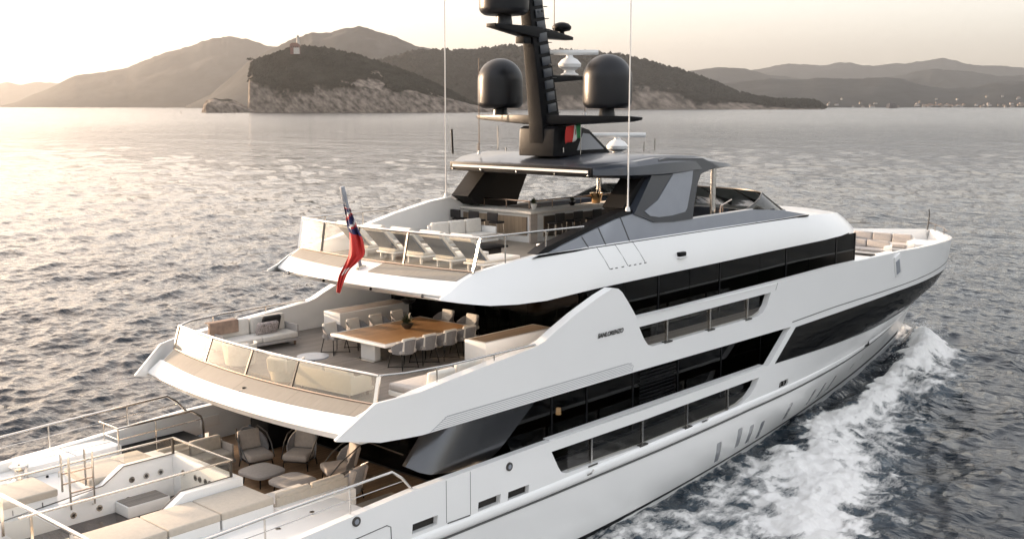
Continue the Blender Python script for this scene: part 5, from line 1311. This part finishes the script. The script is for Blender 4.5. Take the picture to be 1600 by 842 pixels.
isl, isl_v, isl_rk = land('island', [(384, 175), (387, 168), (389, 140), (391, 108), (396, 97), (410, 91), (430, 83), (450, 76), (463, 73), (480, 73), (505, 73), (530, 79), (560, 86), (590, 96), (620, 106), (650, 116), (680, 131), (710, 146), (735, 160), (760, 169), (800, 174)], 2210, 190, 160, LM1, 420, 44, .07,
    [(386, 100), (391, 118), (400, 131), (430, 142), (455, 150), (480, 146), (500, 136), (540, 132), (575, 124), (592, 121), (603, 134), (620, 146), (650, 139), (690, 149), (730, 161), (800, 172)],
    [(386, .75), (395, .6), (430, .42), (520, .40), (600, .42), (680, .5), (740, .6), (800, .9)], 1, .05)
islet, _, _ = land('rocky_islet', [(314, 176), (316, 171), (318, 163), (323, 156), (335, 153.5), (345, 155), (355, 154), (366, 156), (374, 161), (386, 167), (400, 171), (425, 175)], 2190, 50, 40, LM1, 160, 22, .12,
    [(314, 140), (330, 157), (360, 160), (380, 150), (425, 140)], [(314, .6), (425, .5)], 2, .1)
head, head_v, head_rk = land('headland', [(470, 166), (520, 132), (560, 104), (590, 96), (610, 89), (650, 78.5), (690, 77), (730, 79), (770, 74), (800, 72), (840, 76), (880, 78), (920, 80), (960, 83), (1000, 92), (1040, 103), (1080, 114), (1120, 129), (1150, 143), (1180, 151), (1220, 155.5), (1260, 156.5), (1280, 161), (1290, 169)], 3950, 420, 400, LM2, 420, 40, .10,
    [(470, 170), (560, 168), (800, 160), (900, 152), (960, 146), (985, 140), (1010, 136), (1040, 140), (1065, 150), (1090, 163), (1130, 160), (1160, 160), (1200, 168), (1290, 170)],
    [(560, .3), (900, .35), (1290, .5)], 3, .06)
hills = [
    ('far_hills', [(-430, 165), (-320, 150), (-240, 138), (-120, 134), (-60, 129), (0, 131), (15, 129), (35, 133), (60, 128.5), (100, 130), (160, 138), (260, 150)], 17000, 1800, 1500, 4),
    ('hazy_mountain', [(-10, 168), (25, 160), (45, 151), (80, 138), (120, 119), (160, 113.5), (200, 107), (230, 95), (270, 80), (300, 73), (330, 62), (360, 57), (385, 59.5), (420, 71), (450, 77), (500, 92), (560, 112), (640, 140), (700, 164)], 8600, 1500, 1500, 5),
    ('mountain', [(290, 166), (330, 148), (365, 118), (390, 95), (430, 75), (460, 62), (490, 52.5), (520, 50.5), (545, 45), (570, 42), (590, 47), (620, 58.5), (650, 72), (700, 82), (760, 92), (850, 104), (950, 130), (1060, 164)], 6300, 900, 900, 6),
    ('dark_hills', [(900, 166), (980, 148), (1080, 135), (1150, 128), (1200, 122), (1250, 124), (1290, 121), (1330, 123.5), (1370, 121.5), (1410, 124), (1440, 134), (1480, 139), (1520, 136.5), (1560, 129), (1600, 128), (1660, 133), (1760, 128), (1900, 138), (2150, 150), (2400, 166)], 8000, 1300, 1200, 7),
    ('ridge', [(940, 160), (1020, 122), (1080, 110), (1120, 104.5), (1160, 107), (1200, 118), (1260, 124), (1340, 128), (1400, 118), (1450, 107.5), (1500, 110), (1560, 120), (1620, 117), (1720, 124), (1860, 130), (2150, 148), (2300, 164)], 12500, 1300, 1200, 8),
    ('far_ridge', [(1020, 150), (1100, 118), (1190, 108), (1230, 100), (1280, 103), (1310, 97.5), (1360, 103), (1400, 98), (1440, 96), (1470, 91.5), (1490, 97), (1530, 104), (1560, 103), (1600, 107), (1680, 102), (1800, 112), (1900, 118), (2010, 160)], 18500, 1500, 1300, 9)]
HV = {}
for nm, rdg, D, df, db, sd_ in hills:
    o, v_, _ = land(nm, rdg, D, df, db, LM3, 360, 30, .17, None, None, sd_, .05); HV[nm] = v_
# woods on the island and the headland: thousands of crowns that read as one mass
def wood(name, label, V_, RK, n, r0, r1, mat, seed, squash=.8):
    rs2 = np.random.default_rng(seed); b = B(); nu, nk = V_.shape[:2]; c = 0; tries = 0
    base = [(1, 0, 0), (.5, .87, .1), (-.5, .87, 0), (-1, 0, .1), (-.5, -.87, 0), (.5, -.87, .1), (0, 0, 1)]
    fs = [(0, 1, 6), (1, 2, 6), (2, 3, 6), (3, 4, 6), (4, 5, 6), (5, 0, 6)]
    while c < n and tries < n * 8:
        tries += 1
        i = rs2.integers(0, nu - 1); j = rs2.integers(1, nk - 4)
        if RK[i, j] > .35: continue
        t, s_ = rs2.random(2); p = V_[i, j] * (1 - t) * (1 - s_) + V_[i + 1, j] * t * (1 - s_) + V_[i, j + 1] * (1 - t) * s_ + V_[i + 1, j + 1] * t * s_
        if p[2] < WATER + 4: continue
        r = rs2.uniform(r0, r1)
        b.add([(p[0] + q[0] * r * rs2.uniform(.7, 1.2), p[1] + q[1] * r * rs2.uniform(.7, 1.2), p[2] + r * squash * (q[2] * 1.25 * rs2.uniform(.7, 1.2) + .12 * rs2.standard_normal()) + r * .1) for q in base], fs); c += 1
    o = b.build(name, mat, None, smooth=0, recalc=False); tag(o, label, 'woodland', None, 'stuff'); return o
WM = pmat('woodland_crowns', (.024, .024, .019), .95, var=.55, scale=.035, spec=.1)
wood('island_wood', 'dark scrub and pines covering the top of the island', isl_v, isl_rk, 7000, 2.2, 5.0, WM, 1)
wood('headland_wood', 'dark woods over the long headland behind the island', head_v, head_rk, 7000, 5.0, 9.5, WM, 2)
def ground_pt(u, D, z): a = along(u, 165); return Vector((CAM.x + a[0] * D, CAM.y + a[1] * D, z))
def vtop(u, v, D): return along(u, v)[2] * D + CAM.z
# lighthouse on the island's summit
D = 2330
zb = vtop(464, 79, D)
lh = thing('lighthouse', 'small lighthouse with reddish keeper house on the island summit', 'lighthouse', ground_pt(464, D, zb), rad(HEADING - 90))
red = pmat('faded_red_render', (.20, .10, .08), .9, var=.15, scale=.2); wht = pmat('lighthouse_white', (.50, .47, .43), .8)
B().box((-10, -7, -8), (9, 7, 11)).build('keeper_house', red, lh, smooth=0)
B().prism([(-10.6, 11), (9.6, 11), (5, 15), (-6, 15)], -7.4, 7.4, 'Y').build('roof', pmat('tile_roof', (.22, .12, .09), .9), lh, smooth=0)
B().box((-2, -9, -8), (10, -7.01, 5)).build('annex', wht, lh, smooth=0)
for x in (-7, -2.5, 2, 6):
    B().box((x - .8, -7.1, 5), (x + .8, -6.98, 8)).build('window', M['intdark'], lh, smooth=0)
B().lathe([(3.6, 0), (3.0, 25), (4.0, 25.3), (4.0, 26.5), (2.2, 26.6), (2.2, 30), (2.6, 30.2), (.3, 32)], (5.5, 2, 0), 18).build('tower', wht, lh)
B().lathe([(2.25, 27), (2.25, 29.7)], (5.5, 2, 0), 12).build('lantern', M['tint2'], lh)
# lone pine at the island's western edge
D = 2230; zt = vtop(397, 97, D)
pt = thing('pine_tree', 'lone leaning pine on the lip of the island cliff', 'tree', ground_pt(397, D, zt - 4))
B().tube([(0, 0, 0), (-2, 1.5, 5), (-4.5, 3, 9)], [.7, .5, .3], 6).build('trunk', M['intwood'], pt)
b = B(); rs = random.Random(9)
for _ in range(60):
    c = (-4.5 + rs.gauss(0, 3.2), 3 + rs.gauss(0, 3.2), 9.5 + rs.gauss(0, 1.1)); blob(b, c, rs.uniform(.7, 1.5))
b.build('crown', WM, pt, smooth=0, recalc=False)
# stone fort in the bay, buoys
D = 5600
ft = thing('sea_fort', 'dark square stone fort standing in the water far right', 'fort', ground_pt(1393.5, D, WATER - 1), rad(HEADING - 84))
st_ = pmat('fort_stone', (.12, .11, .11), .9, var=.3, scale=.08)
B().prism([(-23, 0), (23, 0), (20, 20), (-20, 20)], -18, 18, 'Y').build('wall', st_, ft, smooth=0)
B().box((-16, -14, 20), (12, 14, 27)).build('upper_storey', st_, ft, smooth=0)
for x in (-12, -4, 4, 12): B().box((x - 1.6, -18.2, 9), (x + 1.6, -17.6, 13)).build('embrasure', M['blackmat'], ft, smooth=0)
for u, D, lb in ((282, 1900, 'tiny channel buoy on the pale water at far left'), (1203, 2050, 'tiny channel buoy on the water right of the headland')):
    by = thing('channel_buoy', lb, 'buoy', ground_pt(u, D, WATER))
    B().lathe([(1.1, -.3), (1.2, .6), (.4, .9), (.3, 3.2), (.7, 3.4), (.05, 4.4)], (0, 0, 0), 14).build('float', M['darkmet'], by)
    B().box((-.3, -.3, 4.4), (.3, .3, 5.1)).build('topmark', M['blackmat'], by)
# town along the far shore: pale blocks with roofs, one object each
rs = random.Random(21); wl_m = [pmat('town_wall', c, .85) for c in ((.27, .25, .23), (.34, .33, .32), (.22, .19, .16), (.40, .39, .38))]; rf_m = pmat('town_roof', (.25, .15, .11), .9)
def town(u, D, z, w, h, d, mi):
    t = thing('shore_building', 'pale building among the town along the far shore, right of the headland', 'building', ground_pt(u, D, z), rad(HEADING - 90 + rs.uniform(-20, 20)), 'buildings of the far shore town')
    B().box((-w / 2, -d / 2, -3), (w / 2, d / 2, h)).build('wall', wl_m[mi], t, smooth=0)
    B().prism([(-w / 2 - .6, h), (w / 2 + .6, h), (w / 2 * .6, h + 3), (-w / 2 * .6, h + 3)], -d / 2 - .5, d / 2 + .5, 'Y').build('roof', rf_m, t, smooth=0)
dh = HV['dark_hills']; dhf = dh.reshape(-1, 3)
def hill_z(p):
    d2 = (dhf[:, 0] - p.x) ** 2 + (dhf[:, 1] - p.y) ** 2; return float(dhf[np.argmin(d2), 2])
for i in range(84):
    u = rs.choice((rs.uniform(1285, 1600), rs.uniform(1420, 1600), rs.uniform(1440, 1500)))
    up = rs.random() < .1
    D = 7990 + (rs.uniform(150, 700) if up else rs.uniform(0, 90)); p = ground_pt(u, D, 0); z = hill_z(p) + (3 if up else 2)
    town(u, D - 30, z, rs.uniform(10, 30) * (.6 if up else 1), rs.uniform(5, 11), rs.uniform(10, 14), rs.randrange(4))

# ------------------------------------------------------------------ haze: one closed box of even, pale air
b = B().box((-27000, -27000, -1.3), (27000, 27000, 1500))
hz = b.build('haze', None, None, smooth=0); hz.data.materials.clear()
hm = bpy.data.materials.new('haze_air'); hm.use_nodes = True; hn = hm.node_tree.nodes; hl = hm.node_tree.links
hn.remove(hn['Principled BSDF'])
pv = hn.new('ShaderNodeVolumePrincipled'); pv.inputs['Color'].default_value = (.70, .70, .71, 1); pv.inputs['Density'].default_value = 4.8e-5; pv.inputs['Anisotropy'].default_value = .8
hl.new(pv.outputs[0], hn['Material Output'].inputs['Volume'])
hz.data.materials.append(hm); tag(hz, 'pale evening haze over the bay', 'haze', None, 'stuff')
